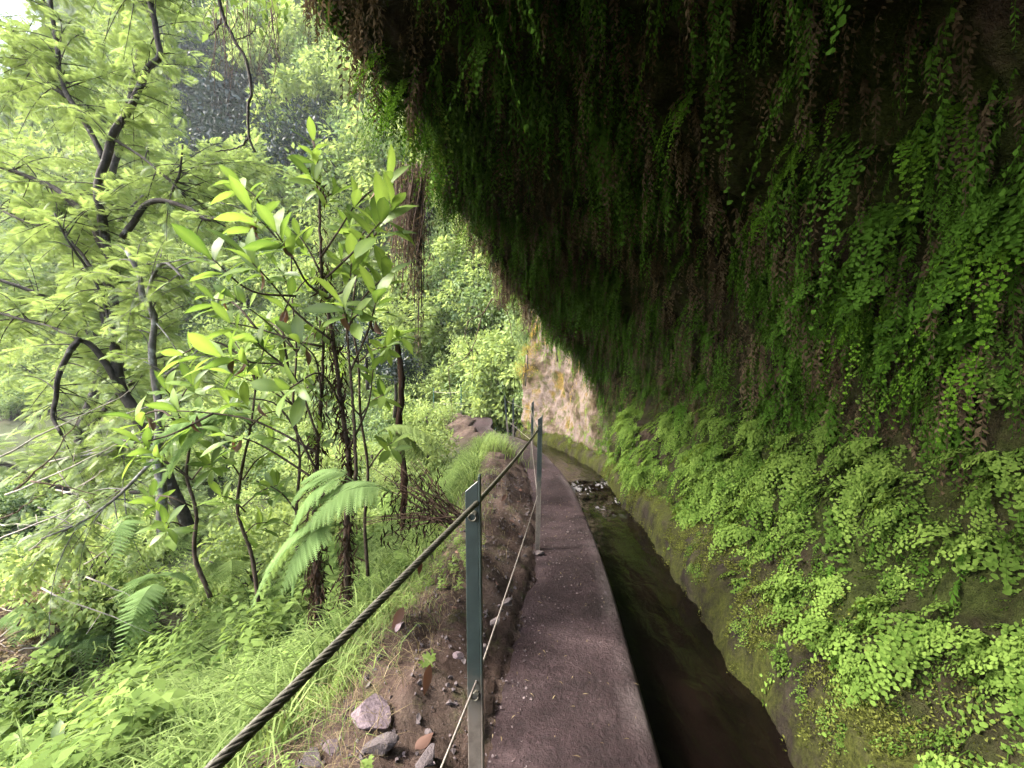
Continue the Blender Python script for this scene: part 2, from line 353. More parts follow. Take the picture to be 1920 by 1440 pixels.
def build_channel():
    Y = np.concatenate([np.linspace(-7, .5, 30), np.linspace(.55, 6, 260), np.linspace(6.05, 13.4, 150)]); e = edges(Y); C = e[:, 2]; R = e[:, 1]
    prof = [(-.02, -.62), (0, -.3), (.015, -.15), (.03, -.05), (.05, .03), (.08, .08), (.14, .12), (.2, .16), (.27, .19), (.36, .22), (.55, .24)]
    v = np.stack([np.stack([C+a, Y, np.full_like(Y, b)], 1) for a, b in [(-.75, -.62)]+prof], 1)
    v[:, 0, 0] = R-.05
    nn = fbm(v*2.2, 4, 21)*.05+fbm(v*8, 4, 22)*.036; nn[:, :2] = 0
    v[..., 0] += nn; v[..., 2] += nn*.5*(np.arange(v.shape[1]) > 3)
    g = Geo().add(v.reshape(-1, 3), grid_faces(len(Y), v.shape[1], True))
    tag(link('water_channel', g.mesh('water_channel', M_CHAN)), kind='structure'); global CHV; CHV = v
    # water: a low weir with broken white water at about eight metres
    ys = np.concatenate([np.linspace(-7, 5, 90), np.linspace(5.02, 9, 330), np.linspace(9.1, 13.4, 40)]); e = edges(ys)
    u = np.linspace(-.02, 1.06, 64); X = e[:, 1:2]*(1-u)+(e[:, 2:3])*u; YY = np.tile(ys[:, None], (1, 64))
    lev = np.interp(ys, [-7, 4.5, 7.0, 7.35, 9, 14], [WATER_Z, WATER_Z, WATER_Z+.02, WATER_Z+.12, WATER_Z+.13, WATER_Z+.14])
    pp = np.stack([X*6, YY*3.2, np.zeros_like(X)], -1); turb = np.exp(-((YY-6.7)/.75)**2)
    rip = fbm(pp, 4, 31)
    Z = lev[:, None]+rip*(.006+.028*turb)
    big = fbm(np.stack([X*5, YY*2.6, X*0], -1), 3, 9); fin = fbm(np.stack([X*34, YY*20, X*0], -1), 3, 5)
    foam = np.clip((big*.8+fin*.75-.75+.35*np.exp(-((YY-7.2)/.12)**2))*1.3, 0, .5)*np.clip(turb*1.6-.25, 0, 1)
    g = Geo().add(np.stack([X, YY, Z], -1).reshape(-1, 3), grid_faces(len(ys), 64, True), foam.ravel())
    tag(link('water', g.mesh('water', M_WATER)), kind='structure')
build_channel()

# ------------------------------------------------------------------ cliff with its overhang
Kp = [  # base x, base y, outward normal, profile (outward offset, height) x 12
 (None, -7, (-1, 0), [(0, .1), (-.18, .35), (-.42, .9), (-.6, 1.6), (-.25, 2.5), (.75, 3.2), (1.9, 3.6), (2.5, 3.8), (2.65, 4.2), (2.5, 6), (1.5, 10), (-6, 18)]),
 (None, 0, (-1, 0), [(0, .1), (-.16, .35), (-.4, .9), (-.58, 1.6), (-.25, 2.5), (.75, 3.2), (1.9, 3.5), (2.55, 3.65), (2.68, 4.1), (2.5, 6), (1.5, 10), (-6, 18)]),
 (None, 2.4, (-1, 0), [(0, .1), (-.16, .35), (-.4, .9), (-.55, 1.6), (-.22, 2.45), (.75, 3.1), (1.85, 3.36), (2.47, 3.5), (2.6, 3.9), (2.45, 6), (1.5, 10), (-6, 18)]),
 (None, 4.2, (-1, 0), [(0, .1), (-.14, .35), (-.36, .9), (-.5, 1.6), (-.2, 2.4), (.7, 3.02), (1.7, 3.26), (2.27, 3.4), (2.36, 3.8), (2.2, 6), (1.2, 10), (-6, 18)]),
 (None, 6, (-1, 0), [(0, .1), (-.12, .35), (-.32, .9), (-.45, 1.5), (-.18, 2.2), (.6, 2.75), (1.5, 3.0), (2.05, 3.14), (2.15, 3.6), (2.0, 6), (1.0, 10), (-6, 18)]),
 (None, 7.8, (-1, 0), [(0, .1), (-.08, .35), (-.2, .9), (-.26, 1.4), (-.05, 1.9), (.45, 2.36), (1.05, 2.6), (1.5, 2.8), (1.62, 3.3), (1.6, 6), (.8, 10), (-6, 18)]),
 (None, 8.8, (-1, -.1), [(0, .1), (-.04, .35), (-.06, .9), (-.08, 1.3), (.05, 1.65), (.25, 1.95), (.5, 2.25), (.72, 2.6), (.85, 3.3), (.9, 6), (.5, 10), (-6, 18)]),
 (None, 9.8, (-1, -.2), [(0, .1), (-.04, .35), (-.06, .9), (-.05, 1.4), (0, 1.9), (.08, 2.4), (.2, 3), (.3, 3.6), (.5, 4.2), (.6, 6), (.3, 10), (-6, 18)]),
 (None, 11.5, (-1, -.35), [(0, .1), (-.05, .35), (-.1, .9), (-.12, 1.5), (-.08, 2.1), (.0, 2.8), (.15, 3.5), (.3, 4.2), (.45, 4.8), (.4, 6.5), (0, 10), (-6, 18)]),
 (None, 13.2, (-1, -.2), [(0, .1), (-.03, .35), (-.06, .9), (-.05, 1.5), (-.08, 2.1), (-.12, 2.8), (-.1, 3.5), (.0, 4.3), (.1, 5), (0, 7), (-.6, 10), (-6, 18)]),
 (.65, 15.2, (-1, .2), [(0, 0), (-.1, .4), (-.2, .9), (-.2, 1.5), (-.2, 2.2), (-.2, 3), (-.1, 4), (0, 5), (0, 6), (-.3, 8), (-1.5, 12), (-7, 20)]),
 (.9, 18, (-1, -.1), [(0, 0), (-.1, .4), (-.2, .9), (-.3, 1.6), (-.4, 2.5), (-.5, 3.5), (-.5, 5), (-.6, 6.5), (-.8, 8), (-1.5, 11), (-3.5, 16), (-9, 25)]),
 (.1, 21, (-.8, -.6), [(0, 0), (-.1, .4), (-.3, 1), (-.5, 2), (-.7, 3), (-.9, 4.5), (-1.1, 6.5), (-1.5, 8.5), (-2.2, 11), (-4, 15), (-7, 21), (-13, 30)]),
 (-2.5, 23.2, (-.35, -.93), [(0, 0), (-.2, .5), (-.5, 1.2), (-.9, 2.4), (-1.3, 4), (-1.8, 6), (-2.4, 8.5), (-3.3, 11), (-4.6, 14.5), (-7, 20), (-11, 27), (-18, 36)]),
 (-8, 25, (-.2, -.98), [(0, 0), (-.4, .6), (-.9, 1.5), (-1.6, 3), (-2.4, 5), (-3.3, 7.5), (-4.5, 10.5), (-6, 14), (-8, 18.5), (-11, 24), (-16, 32), (-26, 44)]),
 (-18, 27.5, (-.15, -1), [(0, 0), (-.6, .6), (-1.4, 1.6), (-2.4, 3.2), (-3.6, 5.5), (-5, 8), (-6.6, 11), (-8.6, 15), (-11, 20), (-14, 26), (-19, 34), (-29, 46)]),
 (-45, 31, (.2, -1), [(0, 0), (-.8, .6), (-1.8, 1.6), (-3, 3.2), (-4.5, 5.5), (-6, 8), (-8, 11), (-10, 15), (-13, 20), (-17, 26), (-22, 34), (-32, 46)]),
]
for _k in (-1, -2, -3): Kp[_k] = Kp[_k][:3]+([(o*.9, z*1.45) for o, z in Kp[_k][3]],)
def cliff_keys():
    ks, rows = [], []; s = 0; prev = None
    for bx, by, n, pr in Kp:
        if bx is None: bx = float(edges(np.array([by]))[0, 2])+.22
        if prev is not None: s += math.hypot(bx-prev[0], by-prev[1])
        prev = (bx, by); nn = nrm(np.array(n, float))
        ks.append(s); rows.append([bx, by, nn[0], nn[1]]+[c for q in pr for c in q])
    return np.array(ks), np.array(rows)
CK, CR = cliff_keys()
CVK = np.arange(12.); VLEN = np.array([0, .35, .95, 1.65, 2.6, 3.8, 4.95, 5.6, 6.0, 8, 12, 20])
def s_of_y(y): return np.interp(y, CR[:10, 1], CK[:10])
def cliff_raw(s, v):
    s, v = np.broadcast_arrays(np.asarray(s, float), np.asarray(v, float)); sh = s.shape; s = s.ravel(); v = v.ravel()
    r = crom(CK, CR, s); nn = nrm(r[:, 2:4]); pr = r[:, 4:].reshape(-1, 12, 2)
    i = np.clip(np.floor(v).astype(int), 0, 10); u = (v-i)[:, None]; k = np.arange(len(s))
    p0, p1 = pr[k, i], pr[k, i+1]; pm = pr[k, np.maximum(i-1, 0)]; pp = pr[k, np.minimum(i+2, 11)]
    t0, t1 = (p1-pm)/2, (pp-p0)/2
    q = (2*u**3-3*u**2+1)*p0+(u**3-2*u**2+u)*t0+(-2*u**3+3*u**2)*p1+(u**3-u**2)*t1
    return np.stack([r[:, 0]+nn[:, 0]*q[:, 0], r[:, 1]+nn[:, 1]*q[:, 0], q[:, 1]], 1).reshape(sh+(3,))
def cliff_at(s, v):
    p = cliff_raw(s, v); h = .02
    a = cliff_raw(np.clip(np.asarray(s)+h, 0, CK[-1]-1e-4), v)-p; b = cliff_raw(s, np.clip(np.asarray(v)+h, 0, 10.999))-p
    n = nrm(np.cross(b, a)); flip = np.where(np.asarray(v)[..., None] < .02, 1, 1)
    base = np.clip(np.asarray(v)/.6, 0, 1)[..., None]
    amp = np.interp(p[..., 1], [8, 15, 25], [.12, .16, .9])[..., None]
    d = fbm(p*1.1, 4, 41)[..., None]*amp+fbm(p*np.array([5, 5, 3.]), 3, 43)[..., None]*.06+np.abs(fbm(p*np.array([13, 13, 5.]), 3, 47))[..., None]*.035
    return p+n*flip*d*base, n
def build_cliff():
    ss = np.concatenate([np.concatenate([np.linspace(0, s_of_y(.3), 40), np.linspace(s_of_y(.32), s_of_y(9.5), 280)]), np.linspace(s_of_y(9.55), s_of_y(13.19), 70), np.linspace(s_of_y(13.2)+.1, CK[-1]-.01, 110)])
    vv = np.concatenate([np.linspace(0, 8, 150), np.linspace(8.1, 10.99, 24)])
    S, V = np.meshgrid(ss, vv, indexing='ij'); p, n = cliff_at(S, V)
    pale = np.clip((S-s_of_y(8.7)+.5*fbm(p*1.2, 3, 50)-.45*(p[..., 2]-1.))/.5, 0, 1)  # ochre rock mask following the lit stretch, so daylight is partly painted in
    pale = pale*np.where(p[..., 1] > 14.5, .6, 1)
    k = int(np.searchsorted(ss, s_of_y(13.2)+6))
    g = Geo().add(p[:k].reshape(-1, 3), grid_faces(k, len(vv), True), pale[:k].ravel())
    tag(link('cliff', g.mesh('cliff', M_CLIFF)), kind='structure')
    g = Geo().add(p[k-1:].reshape(-1, 3), grid_faces(len(ss)-k+1, len(vv), True))
    tag(link('far_slope', g.mesh('far_slope', M_SLOPE)), kind='structure')
build_cliff()

# ------------------------------------------------------------------ leaf and plant templates
def fan_leaf():                       # a maidenhair leaflet, stalk at the origin, spreading along +x
    a = np.radians([-62, -34, 0, 34, 62]); r = np.array([.72, 1., .95, 1., .72])
    v = np.concatenate([[[0, 0, 0]], np.c_[np.cos(a)*r, np.sin(a)*r, [-.12, .05, .1, .05, -.12]]])
    return v, [np.array([[0, 1, 2], [0, 2, 3], [0, 3, 4], [0, 4, 5]])]
FAN = fan_leaf()
KITE = (np.array([[0, 0, 0], [.7, -.62, -.05], [1., 0, .06], [.7, .62, -.05]]), [np.array([[0, 1, 2, 3]])])
def blade(w=.35, bend=.15, n=1):
    v = np.array([[0, 0, 0], [.45, w/2, .0], [1, 0, -bend], [.45, -w/2, .0]]); v[1:4:2, 2] += .06
    return v, [np.array([[0, 3, 2, 1]])]
DIAM = blade(.5, .12)
def maiden_frond(g, base, d, up, length, nl, tint, size=.02, droop=.9, width=.42, tmpl=None):
    """one hanging maidenhair frond: stalk curve with side stalks of fan leaflets"""
    t = np.linspace(0, 1, 9); side = nrm(np.cross(d, [0, 0, 1.])+1e-6)
    c = base+length*(t[:, None]*d*.8+np.outer(-droop*t**2*.75, [0, 0, 1.])+np.outer(.15*np.sin(t*2.2)*rng.normal()*.6, side))
    pos, dirs, tt = [], [], []
    k = max(5, int(nl/6))
    for i in range(k):
        s = .2+.8*i/(k-1); b = np.array([np.interp(s, t, c[:, q]) for q in range(3)])
        tan = nrm(np.array([np.interp(min(1, s+.05), t, c[:, q]) for q in range(3)])-np.array([np.interp(max(0, s-.05), t, c[:, q]) for q in range(3)]))
        pl = length*width*max(0., 1-s)**.8*(.6+.4*min(1, s*3))
        for sg in (-1, 1):
            sdv = nrm(side*sg+tan*.75+rng.normal(size=3)*.18)
            m = max(1, int(round(pl/(size*1.15))))
            for j in range(m):
                q = (j+.7)/m; pos.append(b+sdv*pl*q+np.array([0, 0, -.25*pl*q*q])+rng.normal(size=3)*size*.25)
                dirs.append(sdv*.6+tan*.5+side*sg*((j % 2)*1.2-.4)+np.array([0, 0, -.45])+rng.normal(size=3)*.2); tt.append(tint+rng.normal()*.12)
        pos.append(b); dirs.append(tan+rng.normal(size=3)*.4); tt.append(tint)
    pos, dirs = np.array(pos), np.array(dirs)
    nup = nrm(np.cross(dirs, side)+rng.normal(size=dirs.shape)*.22)
    Mx = frames(dirs, nup)*(size*rng.uniform(.75, 1.3, len(pos)))[:, None, None]
    g.inst(tmpl or FAN, Mx, pos, np.clip(tt, 0, 1)); return c
def fern_clump(nf, length, size, droop, spread, nl=46, width=.42, tmpl=None):
    """a list of fronds, each one mesh recipe"""
    out = []
    for i in range(nf):
        g = Geo()
        az = rng.uniform(-spread, spread); el = rng.uniform(-.5, .7)
        d = np.array([math.cos(az)*math.cos(el), math.sin(az)*math.cos(el), math.sin(el)])
        L = length*rng.uniform(.6, 1.15); b = np.array([-.03, rng.normal()*.05, rng.normal()*.05])*length*3
        c = maiden_frond(g, b, d, None, L, nl, rng.uniform(.25, .8), size, droop*rng.uniform(.7, 1.3), width, tmpl or FAN)
        if tmpl is None: tube(g, c, [.0018, .001], 3, cap=False, tint=0.)
        out.append(g)
    return out
def joined(gs):
    g = Geo()
    for q in gs: v, f, t = q.arrays(); g.add(v, f, t)
    return g
def merge(gl):
    g = Geo(); v, f, t = gl.arrays(); return (v, f, t-.5)
# ------------------------------------------------------------------ ferns on the cliff
LUSH = [fern_clump(9, .27, .0125, .8, 1.3, 84) for _ in range(5)]
HANG = [fern_clump(5, .36, .0115, 1.5, .9, 100, .2) for _ in range(5)]
SMALL = [joined(fern_clump(6, .18, .0145, .9, 1.4, 34, .42, KITE)) for _ in range(4)]
def strand_clump(n, L, m=21):
    g = Geo()
    for i in range(n):
        az = rng.uniform(-1.2, 1.2); l = L*rng.uniform(.5, 1.2); q = np.linspace(0, 1, m); o = rng.normal(size=3)*[.02, .07, .05]
        c = o+np.c_[np.cos(az)*.25*l*np.sin(q*1.6), np.sin(az)*.25*l*np.sin(q*1.6), .1*l*np.sin(q*3)-l*q**1.3]
        sd = np.where(np.arange(m) % 2, 1, -1)*rng.uniform(.5, 1.1, m); a2 = az+np.pi/2+rng.normal()*.5
        d = np.c_[np.cos(a2)*sd, np.sin(a2)*sd, -np.ones(m)]+rng.normal(size=(m, 3))*.22
        g.inst(blade(.36, .12), frames(d, np.c_[np.full(m, math.cos(az)), np.full(m, math.sin(az)), rng.normal(size=m)*.4+.3])*((.015+.02*np.sin(np.pi*(q*.85+.1)))*rng.uniform(.6, 1.35, m))[:, None, None], c, .5+rng.normal()*.12+rng.normal(size=m)*.07)
        cc = c[::5]; k = len(cc); w = np.array([-math.sin(az), math.cos(az), 0])*.0012; g.add(np.stack([cc-w, cc+w], 1).reshape(-1, 3), grid_faces(k, 2), 0.)
    return g
STRAND = [strand_clump(5, .3) for _ in range(6)]
THIN = [joined(fern_clump(5, .34, .0135, 1.5, .9, 60, .16, KITE)) for _ in range(1)]
def place_on_cliff(n, y0, y1, v0, v1, dens=None):
    out_s, out_v = [], []
    while sum(map(len, out_s)) < n:
        y = y0+(y1-y0)*rng.uniform(0, 1, 400)**1.35; s = s_of_y(y); v = np.interp(rng.uniform(np.interp(v0, CVK, VLEN), np.interp(v1, CVK, VLEN), 400), VLEN, CVK)
        p = cliff_raw(s, v); k = np.ones(400, bool)
        if dens is not None: k = rng.uniform(size=400) < dens(p, v, y)
        out_s.append(s[k]); out_v.append(v[k])
    s = np.concatenate(out_s)[:n]; v = np.concatenate(out_v)[:n]
    p, nn = cliff_at(s, v); return p, nn, v
def clump_frames(nn, hang=False):
    h = nn.copy(); h[:, 2] = 0; az = np.arctan2(h[:, 1], h[:, 0])
    flat = np.linalg.norm(h, axis=1) < .45
    az = np.where(flat, rng.uniform(-np.pi, np.pi, len(az)), az)+rng.normal(size=len(az))*.35
    d = np.c_[np.cos(az), np.sin(az), np.zeros(len(az))]
    return frames(d), az
# which side of the surface is open air: make every normal point towards the walkway
def face_out(p, nn):
    ctr = np.c_[p[:, 0]*0+.2, p[:, 1], p[:, 2]*0+1.4]; k = ((ctr-p)*nn).sum(1) < 0
    nn[k] *= -1; return nn
def patch(p): return fbm(p*np.array([1.3, 1.3, 1.0]), 3, 77)
lushd = lambda p, v, y: np.clip(.65+1.1*patch(p), .35, 1)*np.interp(p[:, 2], [.1, .9, 1.3, 2.0], [1, 1, .5, .12])*np.interp(p[:, 1], [0, 2.5, 5], [1, .85, .6])
hangd = lambda p, v, y: np.clip(.32+1.4*patch(p+9), .12, 1)
def carpet(name, tmpls, mat, n, y0, y1, v0, v1, dens, smin, smax, tint, label):
    p, nn, v = place_on_cliff(n, y0, y1, v0, v1, dens); nn = face_out(p, nn); Mx, az = clump_frames(nn)
    k = rng.integers(0, len(tmpls), n); g = Geo()
    sc = rng.uniform(smin, smax, n)*np.clip(np.linalg.norm(p-np.array([0, 0, EYE]), axis=1)/3.2, .38, 1)
    for i, t in enumerate(tmpls):
        m = k == i
        if m.any(): g.inst(merge(t), Mx[m]*sc[m][:, None, None], p[m]-nn[m]*.02, np.clip(rng.normal(tint, .16, m.sum()), .1, .9))
    tag(link(name, g.mesh(name, mat)), label, 'ferns', None, 'stuff')
carpet('fern_carpet', SMALL, M_FERN, 900, -.1, 8.6, .12, 3.4, lushd, .7, 1.3, .5, 'carpet of small green ferns covering the lower cliff above the channel')
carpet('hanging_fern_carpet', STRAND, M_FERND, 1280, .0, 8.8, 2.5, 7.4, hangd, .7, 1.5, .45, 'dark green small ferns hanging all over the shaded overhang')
carpet('dead_fern_carpet', STRAND, M_DEADF, 700, 1.6, 8.9, 2.4, 7.6, None, .6, 1.4, .3, 'withered brown ferns and rootlets hanging from the overhang')

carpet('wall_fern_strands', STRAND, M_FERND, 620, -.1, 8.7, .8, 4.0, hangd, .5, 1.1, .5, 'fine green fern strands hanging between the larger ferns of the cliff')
carpet('ochre_wall_plants', STRAND, M_OCHRE, 60, 9.7, 13.0, 2.6, 6.2, lambda p, v, y: np.clip(.2+1.6*patch(p), .02, 1), .5, 1.0, .4, 'ochre and yellow plants hanging on the lit rock at the bend')
carpet('green_wall_plants', STRAND+SMALL, M_FERN, 150, 9.0, 13.1, .1, 7.0, lambda p, v, y: np.where(p[:, 2] < .55, 1, np.where(p[:, 2] > 2.2, .7, .06)), .5, 1.1, .6, 'pale green moss and ferns at the foot and top of the lit rock')

def along(y):
    for lim, t in ((1.9, 'level with the scraped post'), (3.3, 'between the scraped post and the next'), (4.8, 'level with the second post'), (6.2, 'just short of the white water'), (7.9, 'above the white water')):
        if y < lim: return t
    return 'next to the pale lit rock'
def fern_things():
    zones = [
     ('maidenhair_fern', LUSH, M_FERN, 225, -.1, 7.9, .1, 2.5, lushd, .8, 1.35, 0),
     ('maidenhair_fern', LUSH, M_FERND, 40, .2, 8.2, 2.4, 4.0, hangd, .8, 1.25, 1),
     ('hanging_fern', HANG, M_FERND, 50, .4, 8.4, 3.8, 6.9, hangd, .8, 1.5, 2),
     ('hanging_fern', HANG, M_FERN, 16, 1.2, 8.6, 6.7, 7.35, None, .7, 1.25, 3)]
    for name, tm, mat, n, y0, y1, v0, v1, dens, s0, s1, zi in zones:
        meshes = [[g.mesh('frond', mat) for g in t] for t in tm]
        p, nn, v = place_on_cliff(n, y0, y1, v0, v1, dens); nn = face_out(p, nn); Mx, az = clump_frames(nn)
        for q in range(n):
            sc = rng.uniform(s0, s1); size = 'small ' if sc < s0+(s1-s0)*.33 else ('large ' if sc > s0+(s1-s0)*.67 else '')
            z = p[q, 2]; hgt = 'just above the channel ledge' if z < .45 else ('knee high' if z < .8 else ('waist high' if z < 1.2 else 'chest high'))
            label = [f'{size}lush maidenhair fern {hgt}, {along(p[q, 1])}',
                     f'{size}shaded green maidenhair fern in the cliff hollow, {along(p[q, 1])}',
                     f'{size}dark fern hanging from the overhang roof, {along(p[q, 1])}',
                     f'{size}bright fern on the overhang drip edge, {along(p[q, 1])}'][zi]
            grp = ['lush ferns low on the cliff', 'ferns in the hollow of the cliff', 'ferns hanging from the overhang roof', 'ferns along the drip edge'][zi]
            o = empty(name, p[q]-nn[q]*.015, label, 'fern', grp); o.rotation_euler = (0, 0, az[q]); o.scale = (sc,)*3
            for me in meshes[rng.integers(0, len(tm))]: link('frond', me, o)
fern_things()
def accent_ferns():
    y = np.linspace(.6, 9, 240); v = np.linspace(.5, 7.3, 160); Yg, Vg = np.meshgrid(y, v, indexing='ij'); p, nn = cliff_at(s_of_y(Yg), Vg)
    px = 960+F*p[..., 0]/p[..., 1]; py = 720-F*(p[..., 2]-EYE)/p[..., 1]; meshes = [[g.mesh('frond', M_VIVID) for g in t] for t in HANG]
    for a, b, sc, lb in ((745, 110, 1.2, 'vivid green fern at the top of the bright cluster on the drip edge'), (775, 175, 1.2, 'vivid green fern in the bright cluster on the drip edge'), (735, 215, 1.1, 'vivid green fern at the ragged end of the bright cluster'),
                     (1735, 225, 1.3, 'single bright fern high in the dark corner of the overhang'), (1500, 300, 1.1, 'bright fern tongue under the dark middle of the roof'), (1530, 240, 1.0, 'olive green fern above the bright fern tongue of the roof'), (1640, 520, 1.3, 'upper fern of the long bright trail down the hollow'),
                     (1620, 590, 1.2, 'lower fern of the long bright trail down the hollow'), (1430, 400, 1., 'narrow bright fern hanging in the dark hollow'), (1290, 190, .9, 'thin bright fern hanging in the dark roof'), (1180, 260, .9, 'thin fern hanging near the middle of the roof'), (1880, 420, 1.3, 'bright fern patch at the near end of the hollow'), (1760, 640, 1.2, 'bright fern below the near fern patch of the hollow')):
        d2 = (px-a)**2+(py-b)**2; c = d2 < 15**2
        if not c.any(): c = d2 <= d2.min()*1.01
        k = np.where(c, p[..., 1], 99).argmin(); q = p.reshape(-1, 3)[k]; n1 = face_out(q[None], nn.reshape(-1, 3)[k][None].copy())[0]
        o = empty('hanging_fern', q-n1*.01, lb, 'fern', 'bright ferns of the overhang'); o.rotation_euler = (0, 0, math.atan2(n1[1], n1[0]) if math.hypot(n1[0], n1[1]) > .3 else math.pi+.4); o.scale = (sc*.8,)*3
        for me in meshes[rng.integers(0, 5)]+meshes[rng.integers(0, 5)][:3]: link('frond', me, o)
accent_ferns()

# ------------------------------------------------------------------ posts and cables of the railing
def box_geo(g, x0, x1, y0, y1, z0, z1, slant=0):
    v = np.array([[x, y, z] for z in (z0, z1) for y in (y0, y1) for x in (x0, x1)], float)
    if slant: v[4, 2] -= slant; v[6, 2] -= slant
    g.add(v, np.array([[0, 2, 3, 1], [4, 5, 7, 6], [0, 1, 5, 4], [1, 3, 7, 5], [3, 2, 6, 7], [2, 0, 4, 6]])); return g
def bevelled(me):
    import bmesh
    bm = bmesh.new(); bm.from_mesh(me); bmesh.ops.bevel(bm, geom=bm.edges[:], offset=.0012, segments=1, affect='EDGES'); bm.to_mesh(me); bm.free(); return me
def post(x, y, z0, h, lean, label, rz=0, holes=(1.1, .6)):
    pm = M_POSTG if y > 15 else M_POST
    r = empty('railing_post', (x, y, z0), label, 'post', 'posts of the cable railing'); r.rotation_euler = (0, lean, rz)
    link('face_plate', bevelled(box_geo(Geo(), -.022, .014, 0, .006, -.12, h, .03).mesh('face_plate', pm, False)), r)
    link('side_flange', bevelled(box_geo(Geo(), .0145, .0205, -.002, .04, -.12, h+.012).mesh('side_flange', pm, False)), r)
    for hz in holes:
        if hz < h:
            g = Geo(); th = np.linspace(0, 2*np.pi, 13); tube(g, np.c_[np.cos(th)*.011-.002, np.full(13, -.004), np.sin(th)*.011+hz], .0028, 5); ey = link('cable_eye', g.mesh('cable_eye', M_CABLE), r)
            g = Geo(); tube(g, [(.004, -.008, hz+.012), (.004, .014, hz+.012)], .006, 6); link('bolt', g.mesh('bolt', M_CABLE, False), ey)
posts = [(-.095, 1.27, -.02, 1.2, -.012, 'green railing post with scraped bare lower half beside the purplish stones of the bank'),
         (.225, 3.99, -.02, 1.19, .02, 'dark railing post standing where the earth mound leaves a chipped path edge'),
         (.33, 7.73, -.02, 1.18, .02, 'thin dark railing post beside the white water of the channel'),
         (.03, 10.6, -.02, 1.15, .0, 'upright dark railing post at the bend next to a leaning one'),
         (-.08, 11.3, -.02, 1.2, -.09, 'leaning blue grey railing post at the bend of the path'),
         (-2.25, 20.1, -.02, 1.35, 0, 'bright green double railing post on the far stretch of path'),
         (-1.4, 22.3, -.02, 1.25, 0, 'thin railing post on the outer far bend below the bright bushes'),
         (-3.6, 20.9, -.02, 1.3, 0, 'pale green railing post half hidden in shrubs on the far stretch')]
for q in posts: post(*q)
def rope():
    r = empty('handrail_cable', P(893, 942, 1.27), 'thick twisted steel rope handrail running through the railing posts', 'cable')
    o0 = np.array(r.location)
    near = resample(np.array([(-.72, -1.0, .93), (-.315, .48, 1.045), (-.098, 1.268, 1.118)]), 260)
    sag = np.linspace(0, 1, 12)[:, None]
    def seg(a, b, s): return np.array(a)*(1-sag)+np.array(b)*sag-np.array([0, 0, 1])*s*4*sag*(1-sag)
    mid = resample(seg((-.098, 1.268, 1.118), (.225, 3.99, 1.045), .012), 420)
    full = np.concatenate([near, mid[1:]])
    g = Geo(); tube(g, full-o0, .0046, 6); link('core', g.mesh('core', M_CABLE), r)
    t = nrm(np.gradient(full, axis=0)); a = nrm(np.cross(t, [0, 0, 1.])); b = np.cross(t, a)
    L = np.concatenate([[0], np.cumsum(np.linalg.norm(np.diff(full, axis=0), axis=1))])
    for k in range(6):
        ph = L*2*np.pi/.085+k*np.pi/3
        g = Geo(); tube(g, full-o0+.0048*(np.cos(ph)[:, None]*a+np.sin(ph)[:, None]*b), .003, 5); link('strand', g.mesh('strand', M_CABLE), r)
    far = [(.225, 3.99, 1.045), (.33, 7.73, 1.0), (.03, 10.6, 1.0), (-.1, 11.3, 1.02)]
    for p, q in zip(far[:-1], far[1:]):
        g = Geo(); tube(g, seg(p, q, .02)-o0, .007, 6, 30); link('far_span', g.mesh('far_span', M_CABLE), r)
    pts = [(-.42, -.3, .6), (-.1, 1.268, .62), (.222, 3.99, .47), (.328, 7.73, .5), (.03, 10.6, .5), (-.06, 11.3, .5)]
    w = empty('lower_wire', pts[1], 'thin lower steel wire strung between the railing posts', 'wire')
    for p, q in zip(pts[:-1], pts[1:]):
        g = Geo(); tube(g, seg(p, q, .015)-np.array(pts[1]), .0032, 5, 30); link('span', g.mesh('span', M_WIRE), w)
    fp = [(-.1, 11.3, 1.0), (-1.0, 15.5, .98), (-1.4, 22.3, 1.1)]
    fp2 = [(-1.4, 22.3, .6), (-2.25, 20.1, .6), (-3.6, 20.9, .6)]
    for nm, pp, lab in (('railing_wire', [(-1.4, 22.3, 1.05), (-2.25, 20.1, 1.1), (-3.6, 20.9, 1.1)], 'upper wire of the far railing'), ('railing_wire', fp2, 'lower wire of the far railing')):
        g = Geo()
        for p, q in zip(pp[:-1], pp[1:]): tube(g, seg(p, q, .05), .008, 5, 14)
        tag(link(nm, g.mesh(nm, M_WIRE)), lab+' above the far stretch of path', 'wire')
rope()

